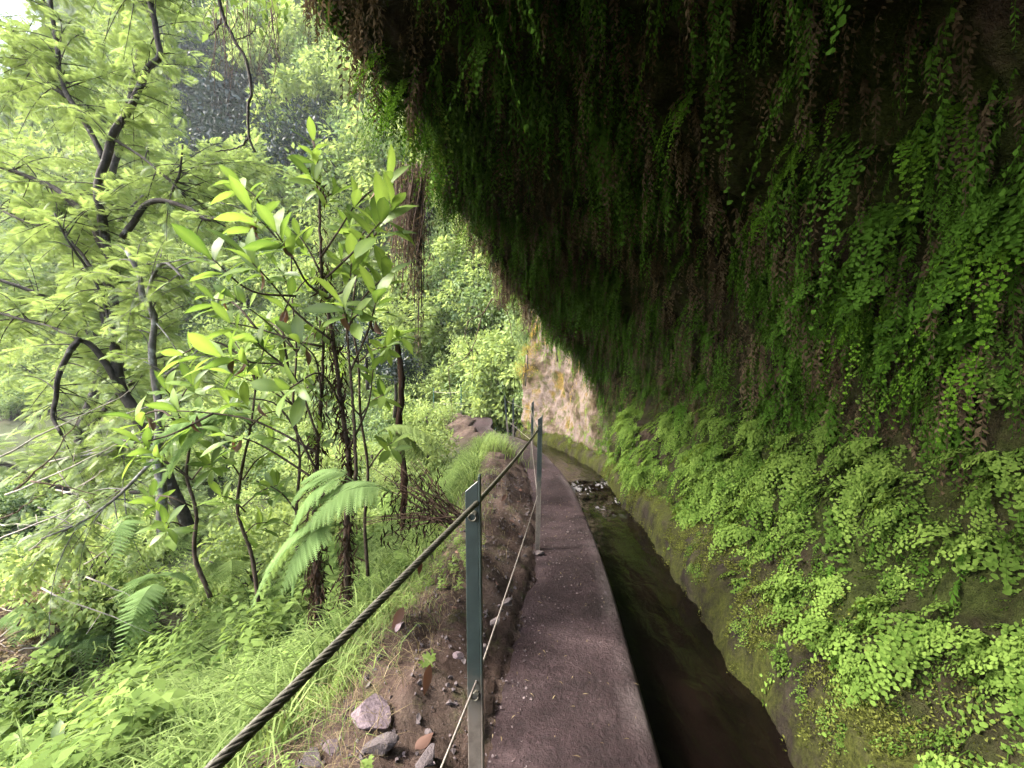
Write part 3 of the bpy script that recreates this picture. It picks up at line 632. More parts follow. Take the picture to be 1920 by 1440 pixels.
# ------------------------------------------------------------------ trees
def bipinnate():
    g = Geo(); xs = np.linspace(.12, 1, 13)
    for x in xs:
        l = .46*math.sin(math.pi*min(1, .22+.72*x)**.9)+.06
        for s in (-1, 1):
            d = np.array([.55, s*.84, -.22]); d /= np.linalg.norm(d); z = -.3*x*x
            b = np.array([x, 0, z]); t = b+d*l+np.array([0, 0, -.12*l]); m = b+d*l*.5; wv = np.array([.84, -s*.55, 0])*.024
            g.add([b, m+wv, t, m-wv], np.array([[0, 1, 2, 3]]), .5+.08*x)
    return merge(g)
BIP = bipinnate()
def feathery(name, limbs, ntwig, label, seedoff, bark=M_BARK, tw=(.35, 1.0), leaf=(.1, .175), root=None, down=.35, group=None, tintm=.5, leafgap=.042):
    """limbs: list of (points, radius start, radius end, foliage weight); trunk is the first"""
    base = np.array(limbs[0][0][0]) if root is None else np.array(root)
    r = empty(name, base, label, 'tree', group); paths = []
    for i, (pts, r0, r1, wt) in enumerate(limbs):
        g = Geo(); n = max(6, int(np.linalg.norm(np.diff(np.array(pts), axis=0), axis=1).sum()/.06)); c = resample(pts, n)
        c = c+np.stack([vnoise(c*4, 3+seedoff), vnoise(c*4, 5+seedoff), vnoise(c*4, 6)*.3], 1)*.018
        tube(g, c-base, [r0, (r0+r1)/2, r1], 8, rough=.06); link('trunk' if i == 0 else 'limb', g.mesh('limb', bark), r); paths.append((c, wt, r1))
    wts = np.array([w*len(c) for c, w, _ in paths]); wts = wts/wts.sum(); gt = Geo(); gl = Geo()
    pos, dirs, tints = [], [], []
    for k in range(ntwig):
        c, _, rr = paths[rng.choice(len(paths), p=wts)]; j = int(rng.uniform(.25, 1)*(len(c)-1)); b = c[j]
        t = nrm(c[min(j+2, len(c)-1)]-c[max(j-2, 0)]); d = t*.5+rng.normal(size=3)*np.array([1, 1, .55])+[0, 0, .15]; d[1] = abs(d[1])-.25; d = nrm(d); L = rng.uniform(*tw)
        q = np.linspace(0, 1, 8); w = b+L*(q[:, None]*d)+np.outer(-down*L*q**2, [0, 0, 1.])+np.outer(np.sin(q*3)*.05*L, rng.normal(size=3))
        tube(gt, w-base, [.007, .0025], 4, cap=False)
        for x in np.arange(.18, 1., leafgap/L):
            p = np.array([np.interp(x, q, w[:, i]) for i in range(3)])
            side = nrm(np.cross(d, [0, 0, 1.])+1e-5)*(1 if rng.random() < .5 else -1)
            pos.append(p); dirs.append(nrm(d*.5+side*.9+rng.normal(size=3)*.35+[0, 0, -.15])); tints.append(tintm+rng.normal()*.2)
    pos, dirs = np.array(pos), np.array(dirs)
    Mx = frames(dirs, np.c_[rng.normal(size=(len(pos), 2))*.5, np.ones(len(pos))])*rng.uniform(leaf[0], leaf[1], len(pos))[:, None, None]
    gl.inst(BIP, Mx, pos-base, np.clip(tints, .05, .95))
    link('twigs', gt.mesh('twigs', bark), r); link('crown', gl.mesh('crown', M_ACACIA), r); return r
def PX(seq, d0, d1=None):
    d1 = d0 if d1 is None else d1; n = len(seq)
    return [P(x, y, d0+(d1-d0)*i/(n-1)) for i, (x, y) in enumerate(seq)]
D = 5.0
feathery('feathery_tree', [
  (PX([(360, 1010), (310, 880), (250, 770), (228, 730), (218, 660), (213, 590), (208, 500), (192, 410), (188, 350), (203, 290), (214, 245), (242, 205), (264, 160), (278, 128), (300, 108), (293, 60), (282, 10), (272, -70)], D), .066, .026, .7),
  (PX([(228, 445), (268, 390), (285, 378), (315, 378), (355, 392), (388, 412), (440, 402), (480, 400)], D, 4.7), .035, .012, .5),
  (PX([(310, 378), (330, 345), (340, 318), (338, 270)], D, 4.8), .018, .008, .8),
  (PX([(206, 480), (168, 415), (130, 375), (100, 352), (50, 330), (-40, 300)], D, 5.2), .045, .015, 1.2),
  (PX([(236, 745), (205, 692), (176, 652), (150, 638), (126, 668), (106, 738), (97, 780), (115, 815)], D, 4.6), .04, .016, .8),
  (PX([(150, 638), (110, 618), (40, 598), (-60, 570)], 4.8, 5.2), .02, .01, 1.2),
  (PX([(196, 300), (165, 235), (125, 175), (113, 135), (104, 70), (94, 0), (88, -80)], D, 5.4), .03, .018, 1.1),
  (PX([(125, 180), (75, 138), (50, 110), (20, 80), (-10, 45), (-50, 0)], 5.2, 5.8), .026, .014, 1.1),
  (PX([(214, 560), (150, 470), (110, 430), (60, 420), (-30, 380)], D, 5.6), .022, .01, 1.2),
  (PX([(215, 640), (190, 560), (160, 500), (140, 470), (105, 400)], D, 4.7), .018, .008, 1.2),
  (PX([(210, 260), (260, 290), (310, 330), (350, 370)], D, 4.9), .016, .008, 1.0),
  (PX([(282, 30), (240, -20), (180, -60)], D, 5.2), .02, .01, 1.1)],
  380, 'tall feathery leaved tree with dark crooked trunk leaning over the gully', 1)
feathery('feathery_tree', [
  (PX([(305, 1000), (305, 930), (296, 860), (299, 770), (292, 720), (287, 650), (290, 590), (268, 560), (262, 520), (240, 470)], 4.4), .05, .02, .8),
  (PX([(289, 600), (278, 560), (283, 520), (305, 492), (345, 522)], 4.4, 4.2), .022, .009, .9),
  (PX([(296, 800), (250, 830), (180, 850), (90, 860)], 4.4, 4.8), .018, .008, 1.2),
  (PX([(300, 850), (220, 930), (150, 980), (80, 1010)], 4.4, 4.2), .018, .008, 1.2),
  (PX([(292, 720), (330, 690), (380, 650)], 4.4, 4.4), .016, .006, .6)],
  120, 'slender feathery tree with pale blotched stem behind the broad leaved sapling', 9, M_BARKP, (.3, .8), (.1, .16))
feathery('feathery_tree', [
  ([(-7.6, 8.2, -2.6), (-7.4, 8.1, -1), (-7.6, 8, .5), (-7.3, 8.2, 2), (-7.6, 8.3, 4), (-7.2, 8.4, 6), (-7, 8.6, 8)], .11, .04, .8),
  ([(-7.5, 8, .6), (-6.6, 7.8, 1.4), (-5.7, 7.6, 1.8), (-4.9, 7.6, 1.7)], .05, .02, 1.2),
  ([(-7.4, 8.2, 2.2), (-8.3, 8, 3), (-9.3, 7.8, 3.4)], .05, .02, 1.2),
  ([(-7.5, 8.3, 4), (-6.4, 8.2, 5), (-5.2, 8.4, 5.6)], .05, .02, 1.2),
  ([(-7.2, 8.4, 6), (-8.2, 8.2, 6.8), (-9.6, 8.2, 7.4)], .05, .02, 1.2),
  ([(-7.6, 8.1, -.6), (-8.6, 7.7, .1), (-9.6, 7.6, .2)], .05, .02, 1.2),
  ([(-7.5, 8.1, -.8), (-6.4, 7.8, -.4), (-5.4, 7.6, -.7)], .05, .02, 1.2)],
  300, 'broad feathery leaved tree standing deeper in the gully behind the crooked one', 4, M_BARK, (.6, 1.6), (.18, .28), down=.4, leafgap=.075)

# the broad leaved sapling: rosettes of large leaves, each leaf its own piece
def big_leaf(bend, fold, w):
    n = 7; t = np.linspace(0, 1, n); half = w*np.sin(np.pi*np.clip(t, 0, 1)**1.25)**.8*.5; half[0] = .012; half[-1] = .004
    z = .1*t-bend*t**2
    c = np.c_[t, np.zeros(n), z]; l = np.c_[t, half, z+half*fold]; r = np.c_[t, -half, z+half*fold]
    v = np.stack([l, c, r], 1).reshape(-1, 3); return v, grid_faces(n, 3, True)
BIGL = [Geo().add(*big_leaf(b, f, w), np.tile([.42, .72, .5], 7)).mesh('leaf', M_BROAD) for b, f, w in ((.12, .2, .34), (.3, .15, .36), (.5, .22, .32), (.2, .28, .3), (.38, .1, .37))]
DEADL = [Geo().add(*big_leaf(b, f, w), .4).mesh('leaf', M_LITTER) for b, f, w in ((.3, .7, .34), (.6, .9, .36))]
def put_leaf(parent, base, pos, d, up, scale, me, roll=0.):
    Mx = frames(np.array([d]), np.array([up]), np.array([roll]))[0]*scale
    o = link('leaf', me, parent); m4 = Matrix(Mx.tolist()).to_4x4(); m4.translation = Vector((np.asarray(pos)-base).tolist()); o.matrix_local = m4; return o
def rosette(parent, base, p, axis, n, L, cnt):
    axis = nrm(np.asarray(axis, float)); a = nrm(np.cross(axis, [.3, .5, .1])); b = np.cross(axis, a)
    for k in range(n):
        th = k*2.4+rng.uniform(-.3, .3); el = rng.uniform(.15, .8) if k > 2 else rng.uniform(.8, 1.25)
        d = (math.cos(th)*a+math.sin(th)*b)*math.cos(el)+axis*math.sin(el)
        put_leaf(parent, base, p-axis*.018*k*.35*3, d, axis+np.array([0, 0, .4]), L*1.15*rng.uniform(.65, 1.15), BIGL[rng.integers(0, 5)], rng.normal()*.25)
def sapling():
    d = 3.0; base = P(652, 1190, d); r = empty('broad_leaved_sapling', base, 'tall broad leaved sapling with rosettes of glossy leaves beside the path railing', 'sapling')
    stems = {'A': (PX([(652, 1190), (650, 1000), (655, 880), (640, 760), (625, 640), (612, 560), (603, 500), (600, 420), (600, 340), (593, 290), (586, 262)], d), .024, .006),
             'B': (PX([(600, 1180), (590, 1000), (593, 900), (597, 820), (603, 740), (606, 650), (600, 600)], d+.1), .024, .008),
             'C': (PX([(668, 900), (664, 800), (657, 700), (651, 620), (650, 590)], d-.1), .012, .006)}
    for k, (pts, r0, r1) in stems.items():
        g = Geo(); tube(g, np.array(resample(pts, 50))-base+rng.normal(size=(50, 3))*.0025, [r0, r1], 7, rough=.08); link('stem', g.mesh('stem', M_STEM), r)
    br = [ # branch pixel polyline (stem -> tip), depth at tip, leaf length, number of leaves
     ([(593, 290), (588, 262)], 3.0, .17, 9), ([(600, 345), (585, 335)], 2.9, .15, 6), ([(600, 375), (625, 362)], 3.0, .15, 6),
     ([(612, 560), (575, 530), (550, 485), (515, 432)], 2.75, .22, 9), ([(550, 485), (500, 425), (470, 395)], 2.9, .2, 8), ([(500, 425), (480, 370), (452, 348)], 3.0, .17, 7),
     ([(625, 640), (560, 590), (500, 520), (470, 490)], 2.7, .22, 9), ([(555, 555), (470, 545), (395, 482)], 2.8, .24, 10),
     ([(603, 480), (630, 440), (665, 385)], 2.9, .19, 8), ([(665, 385), (700, 355), (725, 345)], 2.9, .19, 8), ([(612, 520), (660, 475), (715, 415)], 2.7, .21, 9), ([(640, 490), (690, 455), (735, 395)], 2.75, .18, 6),
     ([(605, 520), (580, 470), (560, 440)], 3.1, .17, 6), ([(612, 560), (650, 540), (660, 490)], 2.9, .18, 7),
     ([(650, 640), (650, 600), (642, 572)], 2.7, .2, 9), ([(655, 700), (690, 620), (705, 565)], 2.8, .2, 8), ([(650, 620), (680, 560), (720, 520)], 2.9, .19, 6),
     ([(603, 740), (590, 670), (560, 640)], 2.9, .18, 7), ([(606, 650), (560, 640), (480, 615), (430, 605)], 3.0, .17, 7), ([(480, 615), (440, 570), (400, 560)], 3.1, .17, 6),
     ([(597, 820), (540, 690), (470, 680), (410, 668)], 2.8, .22, 10), ([(540, 690), (500, 660), (480, 640)], 2.9, .18, 7), ([(470, 680), (400, 640), (340, 665)], 3.0, .18, 6),
     ([(640, 760), (600, 700), (540, 730)], 2.6, .19, 8), ([(593, 880), (520, 760), (450, 745)], 2.9, .18, 8), ([(597, 850), (480, 790), (400, 775), (330, 770)], 3.0, .18, 8),
     ([(400, 775), (320, 815), (262, 830)], 3.0, .2, 9), ([(330, 790), (300, 770), (250, 785)], 3.1, .18, 6), ([(593, 900), (480, 830), (420, 815)], 2.8, .17, 8), ([(655, 840), (690, 760), (700, 690)], 3.1, .16, 6),
     ([(540, 690), (530, 600), (545, 555)], 3.1, .16, 6), ([(660, 480), (680, 440), (690, 430)], 3.1, .16, 6)]
    for pts, dt, L, n in br:
        w = np.array(PX(pts, d-.02, dt)); g = Geo(); c = resample(w, 12) if len(w) > 2 else w
        tube(g, c-base, [.0085, .0042], 5); bo = link('branch', g.mesh('branch', M_STEM), r)
        ax = nrm(nrm(w[-1]-w[-2])+np.array([0, -.3, .55])+rng.normal(size=3)*.2); rosette(bo, base, w[-1], ax, min(10, n+1), L, 0)
    for k in range(26):                # withered leaves still hanging on
        pts, dt, L, n = br[rng.integers(3, len(br))]; w = np.array(PX(pts, d, dt)); p = w[-2]*.5+w[-1]*.5
        put_leaf(r, base, p+rng.normal(size=3)*.02, np.array([rng.normal()*.25, rng.normal()*.25, -1]), np.array([rng.normal(), rng.normal(), 0]), L*.55, DEADL[k % 2])
    g = Geo(); n = 2600                # shaggy dead matter caught along the stems
    src = [resample(stems[k][0], 60) for k in 'AB']; pos = []
    for i in range(n):
        c = src[i % 2]; j = int(60*min(.999, rng.beta(1.1, 2.2))); pos.append(c[j]+rng.normal(size=3)*np.array([.03, .03, .03]))
    dirs = np.c_[rng.normal(size=(n, 2))*.5, -np.ones(n)]
    g.inst(blade(.13, .3), frames(dirs, rng.normal(size=(n, 3)))*rng.uniform(.03, .11, n)[:, None, None], np.array(pos)-base, rng.uniform(0, 1, n))
    tag(link('dead_foliage', g.mesh('dead_foliage', M_SHAG), r), kind='stuff')
sapling()
def spread_sapling(base, d, stems, tips, L, n, label):
    base = P(*base, d); r = empty('broad_leaved_sapling', base, label, 'sapling')
    for pts, r0, r1 in stems:
        g = Geo(); tube(g, np.array(resample(PX(pts, d), 40))-base, [r0, r1], 7, rough=.1); link('stem', g.mesh('stem', M_STEM), r)
    for a, b in tips:
        w = np.array([P(*a, d), P((a[0]+b[0])/2, (a[1]+b[1])/2-8, d-.05), P(*b, d+rng.uniform(-.5, .2))]); g = Geo(); tube(g, resample(w, 9)-base, [.007, .004], 5); bo = link('branch', g.mesh('branch', M_STEM), r)
        rosette(bo, base, w[-1], nrm(nrm(w[-1]-w[-2])+np.array([0, -.3, .6])+rng.normal(size=3)*.25), n, L, 0)
spread_sapling((470, 1130), 3.7, [([(485, 1130), (472, 1040), (446, 960), (452, 890), (470, 800), (480, 720)], .017, .008), ([(395, 1120), (365, 1040), (368, 960), (350, 890), (355, 820), (330, 770)], .019, .008)],
    [((470, 800), (430, 760)), ((480, 720), (470, 690)), ((470, 800), (520, 770)), ((455, 900), (500, 850)), ((455, 900), (410, 850)), ((352, 820), (300, 800)), ((352, 820), (390, 790)), ((330, 770), (310, 730)), ((360, 900), (290, 860)),
     ((360, 900), (240, 840)), ((360, 950), (280, 930)), ((455, 950), (520, 910)), ((330, 770), (360, 720)), ((480, 720), (530, 680)), ((360, 1000), (310, 980)), ((460, 1000), (500, 980)), ((460, 960), (415, 930)), ((360, 900), (395, 870)), ((480, 720), (440, 640)), ((480, 720), (505, 620))],
    .155, 10, 'low spreading broad leaved sapling left of the tall one')
spread_sapling((690, 1080), 3.5, [([(690, 1080), (684, 980), (690, 880), (676, 780), (672, 680), (660, 600), (668, 520)], .014, .006), ([(560, 1080), (556, 960), (562, 860), (550, 760), (556, 660), (548, 560)], .014, .006)],
    [((668, 520), (690, 480)), ((668, 520), (640, 490)), ((660, 600), (710, 570)), ((660, 600), (620, 570)), ((672, 680), (725, 650)), ((672, 680), (630, 660)), ((676, 780), (720, 740)), ((676, 780), (630, 750)), ((690, 880), (735, 830)),
     ((548, 560), (520, 500)), ((548, 560), (585, 520)), ((556, 660), (500, 600)), ((556, 660), (600, 620)), ((550, 760), (490, 710)), ((550, 760), (590, 720)), ((562, 860), (510, 820)), ((562, 860), (600, 810)), ((556, 960), (505, 910)), ((548, 560), (545, 450)), ((556, 660), (440, 560)), ((550, 760), (430, 700)), ((668, 520), (655, 430))],
    .135, 9, 'slim two stemmed sapling with small leaf rosettes right behind the tall one')

# ------------------------------------------------------------------ background: bushes and trees on the far side of the gully
def crown_geo(nclump, nleaf, leaf, flat=.75, tmpl=DIAM, spiky=0.):
    g = Geo(); c = nrm(rng.normal(size=(nclump, 3)))*rng.uniform(.35, .95, (nclump, 1)); c[:, 2] *= flat
    k = rng.integers(0, nclump, nleaf); rad = rng.uniform(.16, .34, nclump)[k]
    o = nrm(rng.normal(size=(nleaf, 3)))*(rng.uniform(.2, 1, nleaf)**.5*rad)[:, None]; p = c[k]+o
    dirs = nrm(o)+rng.normal(size=(nleaf, 3))*.5+[0, 0, -.2]; up = np.c_[rng.normal(size=(nleaf, 2))*.7, np.ones(nleaf)]
    tc = rng.normal(0, .13, nclump)[k]
    g.inst(tmpl, frames(dirs, up)*(leaf*rng.uniform(.6, 1.4, nleaf))[:, None, None], p, np.clip(.5+tc+rng.normal(size=nleaf)*.14, .02, .98)); return g
def trunk_geo(h=1.6, r=.07):
    g = Geo(); tube(g, [(0, 0, -h), (.05, .02, -h*.5), (0, 0, 0), (.03, 0, .3)], [r, r*.5], 6, 10)
    for a in range(5):
        th = a*1.26; tube(g, [(0, 0, -h*.25+.08*a), (math.cos(th)*.3, math.sin(th)*.3, .1), (math.cos(th)*.62, math.sin(th)*.62, .38)], [r*.4, r*.12], 5, 7)
    return g
def kinds():
    K = {}
    for key, mat, nl, lf in (('lime', M_LIME, 2600, .095), ('mid', M_MID, 2600, .09), ('dark', M_SHADEF, 2600, .085), ('ochre', M_OCHRE, 1400, .07)):
        K[key] = [crown_geo(rng.integers(24, 36), nl, lf).mesh('crown', mat) for _ in range(3)]
    return K
CROWN = kinds(); TRUNK = [trunk_geo().mesh('trunk', M_BARK) for _ in range(2)]
def bush(kind, loc, size, label, group, name='shrub', cat='shrub', zs=1.):
    r = empty(name, loc, label, cat, group); r.scale = (size, size*rng.uniform(.85, 1.1), size*zs); r.rotation_euler = (0, 0, rng.uniform(0, 6.28))
    o = link('crown', CROWN[kind][rng.integers(0, 3)], r); t = link('trunk', TRUNK[rng.integers(0, 2)], r); return r
def slope_place(p):
    h = 'at the foot of' if p[2] < 4 else ('low on' if p[2] < 9 else ('halfway up' if p[2] < 16 else 'high on'))
    x = p[0]/p[1]
    w = 'near the hanging roots' if x > -.3 else ('behind the sapling' if x > -.58 else ('behind the crooked tree' if x > -.95 else 'beyond the crooked tree'))
    return h+' the far slope, '+w
def background():
    lab = {'lime': 'bright lime green tree', 'mid': 'mid green leafy tree', 'dark': 'shaded dark blue green tree'}
    for i in range(325):
        s = rng.uniform(s_of_y(13.2)+4.5, CK[-1]-9); v = rng.uniform(.4, 10.8)
        p = cliff_raw(np.array([s]), np.array([v]))[0]
        px = 960+F*p[0]/p[1]; py = 720-F*(p[2]-EYE)/p[1]
        if px > 1000 or py < -220 or px < -250: continue
        k = 'dark' if (330 < px < 545 and 150 < py < 320) or (560 < px < 620 and 250 < py < 400 and rng.random() < .5) else ('lime' if rng.random() < .7 else 'mid')  # trees in the shaded recess get the leaf colour with shade painted in
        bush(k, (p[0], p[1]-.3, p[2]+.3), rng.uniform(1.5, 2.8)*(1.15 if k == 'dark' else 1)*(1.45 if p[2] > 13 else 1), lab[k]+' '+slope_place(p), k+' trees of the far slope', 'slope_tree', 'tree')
    # the lit face just round the bend, and shrubs on the floor of the gully
    for i in range(44):
        s = rng.uniform(s_of_y(13.2)+1.2, s_of_y(13.2)+9); v = rng.uniform(1.5, 9); p = cliff_raw(np.array([s]), np.array([v]))[0]
        bush('lime' if rng.random() < .75 else 'mid', p+np.array([-.1, -.1, 0]), rng.uniform(.45, .95), 'leafy bright green shrub clinging to the lit cliff round the bend', 'shrubs on the lit cliff')
    n = 0
    while n < 85:
        X, Y = rng.uniform(-17, -.8), rng.uniform(5.2, 22); e, _ = left_dist(np.array([X]), np.array([Y])); px = 960+F*X/Y
        if e[0] < 1.4 or px < -150: continue
        z = float(gz(np.array([X]), np.array([Y]))[0]); dist = math.hypot(X, Y); sz = rng.uniform(.5, .85)*(.6+dist/16)
        if Y < 9 and e[0] < 3: sz *= .6
        top = z+sz*1.5
        if 720-F*(top-EYE)/Y < 700 and px > 700: continue
        k = 'lime' if rng.random() < .6 else 'mid'
        big = 'large ' if sz > .85 else ('small ' if sz < .55 else '')
        dep = 'near the path bank' if e[0] < 3 else ('halfway down the gully' if e[0] < 6 else 'in the bottom of the gully')
        wh = 'behind the sapling' if X/Y > -.55 else ('between sapling and crooked tree' if X/Y > -.75 else 'beyond the crooked tree')
        if Y > 13: wh = 'below the far stretch of path'
        bush(k, (X, Y, z+sz*.65), sz, f"{big}{'lime' if k == 'lime' else 'mid'} green shrub {dep}, {wh}", k+' shrubs in the gully'); n += 1
    fs = np.where((EL[:, 0] < -5) & (EL[:, 0] > -34))[0]
    for i in rng.choice(fs, 34):
        q = EL[i]+NL[i]*rng.uniform(.4, 1.6); sz = rng.uniform(.7, 1.3); k = 'lime' if rng.random() < .7 else 'mid'
        bush(k, (q[0], q[1], float(gz(q[:1], q[1:])[0])+sz*.7), sz, ('lime' if k == 'lime' else 'mid')+' green shrub along the outer edge of the far path, '+('behind the crooked tree' if q[0]/q[1] < -.58 else 'behind the sapling'), k+' shrubs along the far path')
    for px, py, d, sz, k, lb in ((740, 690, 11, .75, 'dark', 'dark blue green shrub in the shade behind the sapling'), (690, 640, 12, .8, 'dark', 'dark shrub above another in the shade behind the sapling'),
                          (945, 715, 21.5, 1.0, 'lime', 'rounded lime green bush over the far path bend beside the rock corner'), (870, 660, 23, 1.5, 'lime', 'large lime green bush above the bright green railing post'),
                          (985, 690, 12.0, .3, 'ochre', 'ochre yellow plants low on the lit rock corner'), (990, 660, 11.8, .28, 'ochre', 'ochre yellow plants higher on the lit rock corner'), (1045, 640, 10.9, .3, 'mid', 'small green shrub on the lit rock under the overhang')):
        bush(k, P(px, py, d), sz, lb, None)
background()

# ------------------------------------------------------------------ undergrowth on the bank and slope
def slope_points(n, y0, y1, e0, e1, f=None):
    out = []
    while len(out) < n:
        Y = rng.uniform(y0, y1, 3000); e = rng.uniform(e0, e1, 3000); X = edges(np.clip(Y, -7, 13.4))[:, 0]-e
        k = (960+F*X/np.maximum(Y, .2) > -200) & (Y > .3) & (np.hypot(X+5.75, Y-5.2) > .85)
        if f is not None: k &= rng.uniform(size=3000) < f(X, Y, e)
        out.extend(np.c_[X[k], Y[k]].tolist())
    q = np.array(out[:n]); return np.c_[q, gz(q[:, 0], q[:, 1])]
def grass_blade():
    t = np.linspace(0, 1, 4); w = np.array([.5, .42, .27, 0])*.02; z = .9*t-.55*t**3; x = .75*t**1.8
    v = np.stack([np.c_[x, w, z], np.c_[x, -w, z]], 1).reshape(-1, 3); return v, [grid_faces(4, 2)]
GB = grass_blade()
def grass_stuff(name, pts, lo, hi, mat, label, wide=1., tint=.5, lean=1.):
    n = len(pts); az = rng.uniform(0, 2*np.pi, n); sc = rng.uniform(lo, hi, n)
    d = np.c_[np.cos(az)-.35, np.sin(az)-.25, rng.normal(size=n)*.15]
    Mx = frames(d)*sc[:, None, None]; Mx[:, :, 1] *= wide; Mx[:, :, 0] *= lean
    g = Geo().inst(GB, Mx, pts-np.array([0, 0, .01]), np.clip(rng.normal(tint, .27, n), .0, 1))
    tag(link(name, g.mesh(name, mat)), label, 'grass', None, 'stuff')
gn = lambda X, Y, e: np.clip(.5+1.1*fbm(np.stack([X, Y, X*0], -1)*1.6, 3, 91), .2, 1)
grass_stuff('slope_grass', slope_points(24000, .7, 8, .72, 4.2, gn), .16, .55, M_GRASS, 'long fresh green grass covering the slope below the railing', 1.25)
grass_stuff('bank_grass', slope_points(1500, 1.2, 6.5, .35, .85, lambda X, Y, e: gn(X, Y, e)*np.clip((e-.3)*2, 0, 1)), .06, .2, M_GRASS, 'sparse short grass on the crest of the earth bank', 1)
grass_stuff('dry_grass', np.concatenate([slope_points(1100, 1.3, 3.4, .3, .9, gn), slope_points(260, 3, 7, .12, .6)]), .07, .22, M_DRYG, 'tangled straw coloured dry grass on the earth bank', .7, .5, 1.3)
def tuft(px, py, d, n, rad, h, label, name='grass_tussock', mat=M_GRASS, tint=.6):
    c = P(px, py, d); c[2] = float(gz(c[:1], c[1:2])[0]); q = rng.normal(size=(n, 2))*rad
    az = np.arctan2(q[:, 1], q[:, 0])+rng.normal(size=n)*.5; dd = np.c_[np.cos(az), np.sin(az), np.zeros(n)]
    Mx = frames(dd)*(h*rng.uniform(.5, 1.1, n))[:, None, None]; Mx[:, :, 0] *= .7; Mx[:, :, 1] *= .8
    w = np.c_[c[0]+q[:, 0], c[1]+q[:, 1]]; pos = np.c_[q, gz(w[:, 0], w[:, 1])-c[2]-.01]
    g = Geo().inst(GB, Mx, pos, np.clip(rng.normal(tint, .18, n), 0, 1)); tag(link(name, g.mesh(name, mat), None, c), label, 'grass', 'grass tussocks on the bank')
tuft(900, 870, 8.2, 900, .32, .6, 'tall bright green grass tussock on the bank before the leaning post')
tuft(850, 900, 7.2, 700, .22, .5, 'fresh green grass tussock behind the dead fern stalks')
tuft(905, 850, 9.3, 600, .2, .5, 'pale green grass tussock at the very edge of the path bend')
tuft(800, 850, 9.0, 700, .4, .7, 'wide green grass tussock deeper behind the bank crest')
tuft(700, 1060, 2.9, 260, .14, .42, 'grass tussock with long arching blades at the foot of the sapling')
tuft(600, 1250, 2.1, 300, .11, .4, 'grass tussock under the handrail cable above the stones')

def herb_sprig():                     # upright sprig with pairs of small oval leaves
    g = Geo(); n = 9
    for i in range(n):
        z = .25+.75*i/(n-1); L = .34*(1-.5*i/n)
        for s in (0, 1):
            a = i*2.1+s*math.pi+rng.normal()*.2; d = np.array([[math.cos(a), math.sin(a), .25+rng.normal()*.2]])
            g.inst(blade(.6, .2), frames(d)*L, np.array([[math.cos(a)*.02, math.sin(a)*.02, z]]), [.5+.05*i/n])
    g.add([[-.012, 0, 0], [.012, 0, 0], [0, 0, 1]], np.array([[0, 1, 2]]), .3); return merge(g)
HERB = [herb_sprig() for _ in range(3)]
def herb_stuff(name, pts, lo, hi, mat, label, tint=.5):
    n = len(pts); k = rng.integers(0, 3, n); g = Geo()
    up = nrm(np.c_[rng.normal(size=(n, 2))*.3-.12, np.ones(n)]); az = rng.uniform(0, 6.28, n); ref = np.c_[np.cos(az), np.sin(az), np.zeros(n)]
    y = nrm(np.cross(up, ref)); x = np.cross(y, up); Mx = np.stack([x, y, up], 2)*rng.uniform(lo, hi, n)[:, None, None]
    for i in range(3):
        m = k == i; g.inst(HERB[i], Mx[m], pts[m]-[0, 0, .02], np.clip(rng.normal(tint, .18, m.sum()), 0, 1))
    tag(link(name, g.mesh(name, mat)), label, 'undergrowth', None, 'stuff')
hn = lambda X, Y, e: np.clip(.45+1.2*fbm(np.stack([X, Y, X*0], -1)*1.3, 3, 191), .15, 1)
herb_stuff('slope_herbs', slope_points(3400, .8, 9, 1.0, 6.0, hn), .1, .28, M_HERB, 'mixed leafy green herbs crowding the slope below the railing')
grass_stuff('gully_grass', slope_points(11000, 1.5, 10, 2.2, 7, gn), .25, .7, M_GRASS, 'taller coarse grass lower down the side of the gully', 1.7)
herb_stuff('gully_herbs', slope_points(1700, 1.5, 10, 2.0, 7.5, hn), .22, .55, M_HERB, 'tall leafy weeds lower down the side of the gully')
herb_stuff('bank_herbs', slope_points(90, 1.3, 4, .3, .9, hn), .06, .13, M_HERB, 'small green weeds sprouting on the earth bank', .65)

# larger ferns with feathered fronds
def pinna_tmpl(n=13):
    g = Geo()
    for i in range(n):
        x = (i+.5)/n; l = .15*(1-x)**.7+.02
        for s in (-1, 1):
            b = np.array([x, 0, -.06*x*x]); t = b+np.array([.045, s*l, -.02]); w = np.array([.036, 0, 0])
            g.add([b-w, b+w, t+w*.35, t-w*.35], np.array([[0, 1, 2, 3]]) if s < 0 else np.array([[0, 3, 2, 1]]), .5)
    return merge(g)
PINNA = pinna_tmpl()
def big_frond(L=1., npair=17, droop=.55, wid=.36, first=.22):
    g = Geo(); q = np.linspace(0, 1, 20); c = np.c_[q-.12*q**3, .05*np.sin(q*2.5), .55*q-(.55+droop)*q**2.1]
    tube(g, c, [.006, .002], 4, cap=False, tint=.45)
    for i in range(npair):
        x = first+(1-first)*i/npair; b = np.array([np.interp(x, q, c[:, k]) for k in range(3)])
        t = nrm(np.array([np.interp(min(1, x+.03), q, c[:, k])-np.interp(x-.03, q, c[:, k]) for k in range(3)]))
        l = wid*math.sin(math.pi*min(1, .3+.68*(x-first)/(1-first)))**.9+.03
        for s in (-1, 1):
            sd = nrm(np.cross(t, [0, 0, 1.]))*s; d = nrm(sd+t*.35+np.array([0, 0, -.28])+rng.normal(size=3)*.05)
            g.inst(PINNA, frames(d[None], np.array([[t[0]*.2, t[1]*.2, 1.]]))*l, b[None], [.5+rng.normal()*.06])
    return g
FROND = [big_frond(droop=dr).mesh('frond', M_FROND) for dr in (.35, .6, .9)]
FRONDG = [big_frond(droop=dr, wid=.26).mesh('frond', M_GRASS) for dr in (.3, .6)]
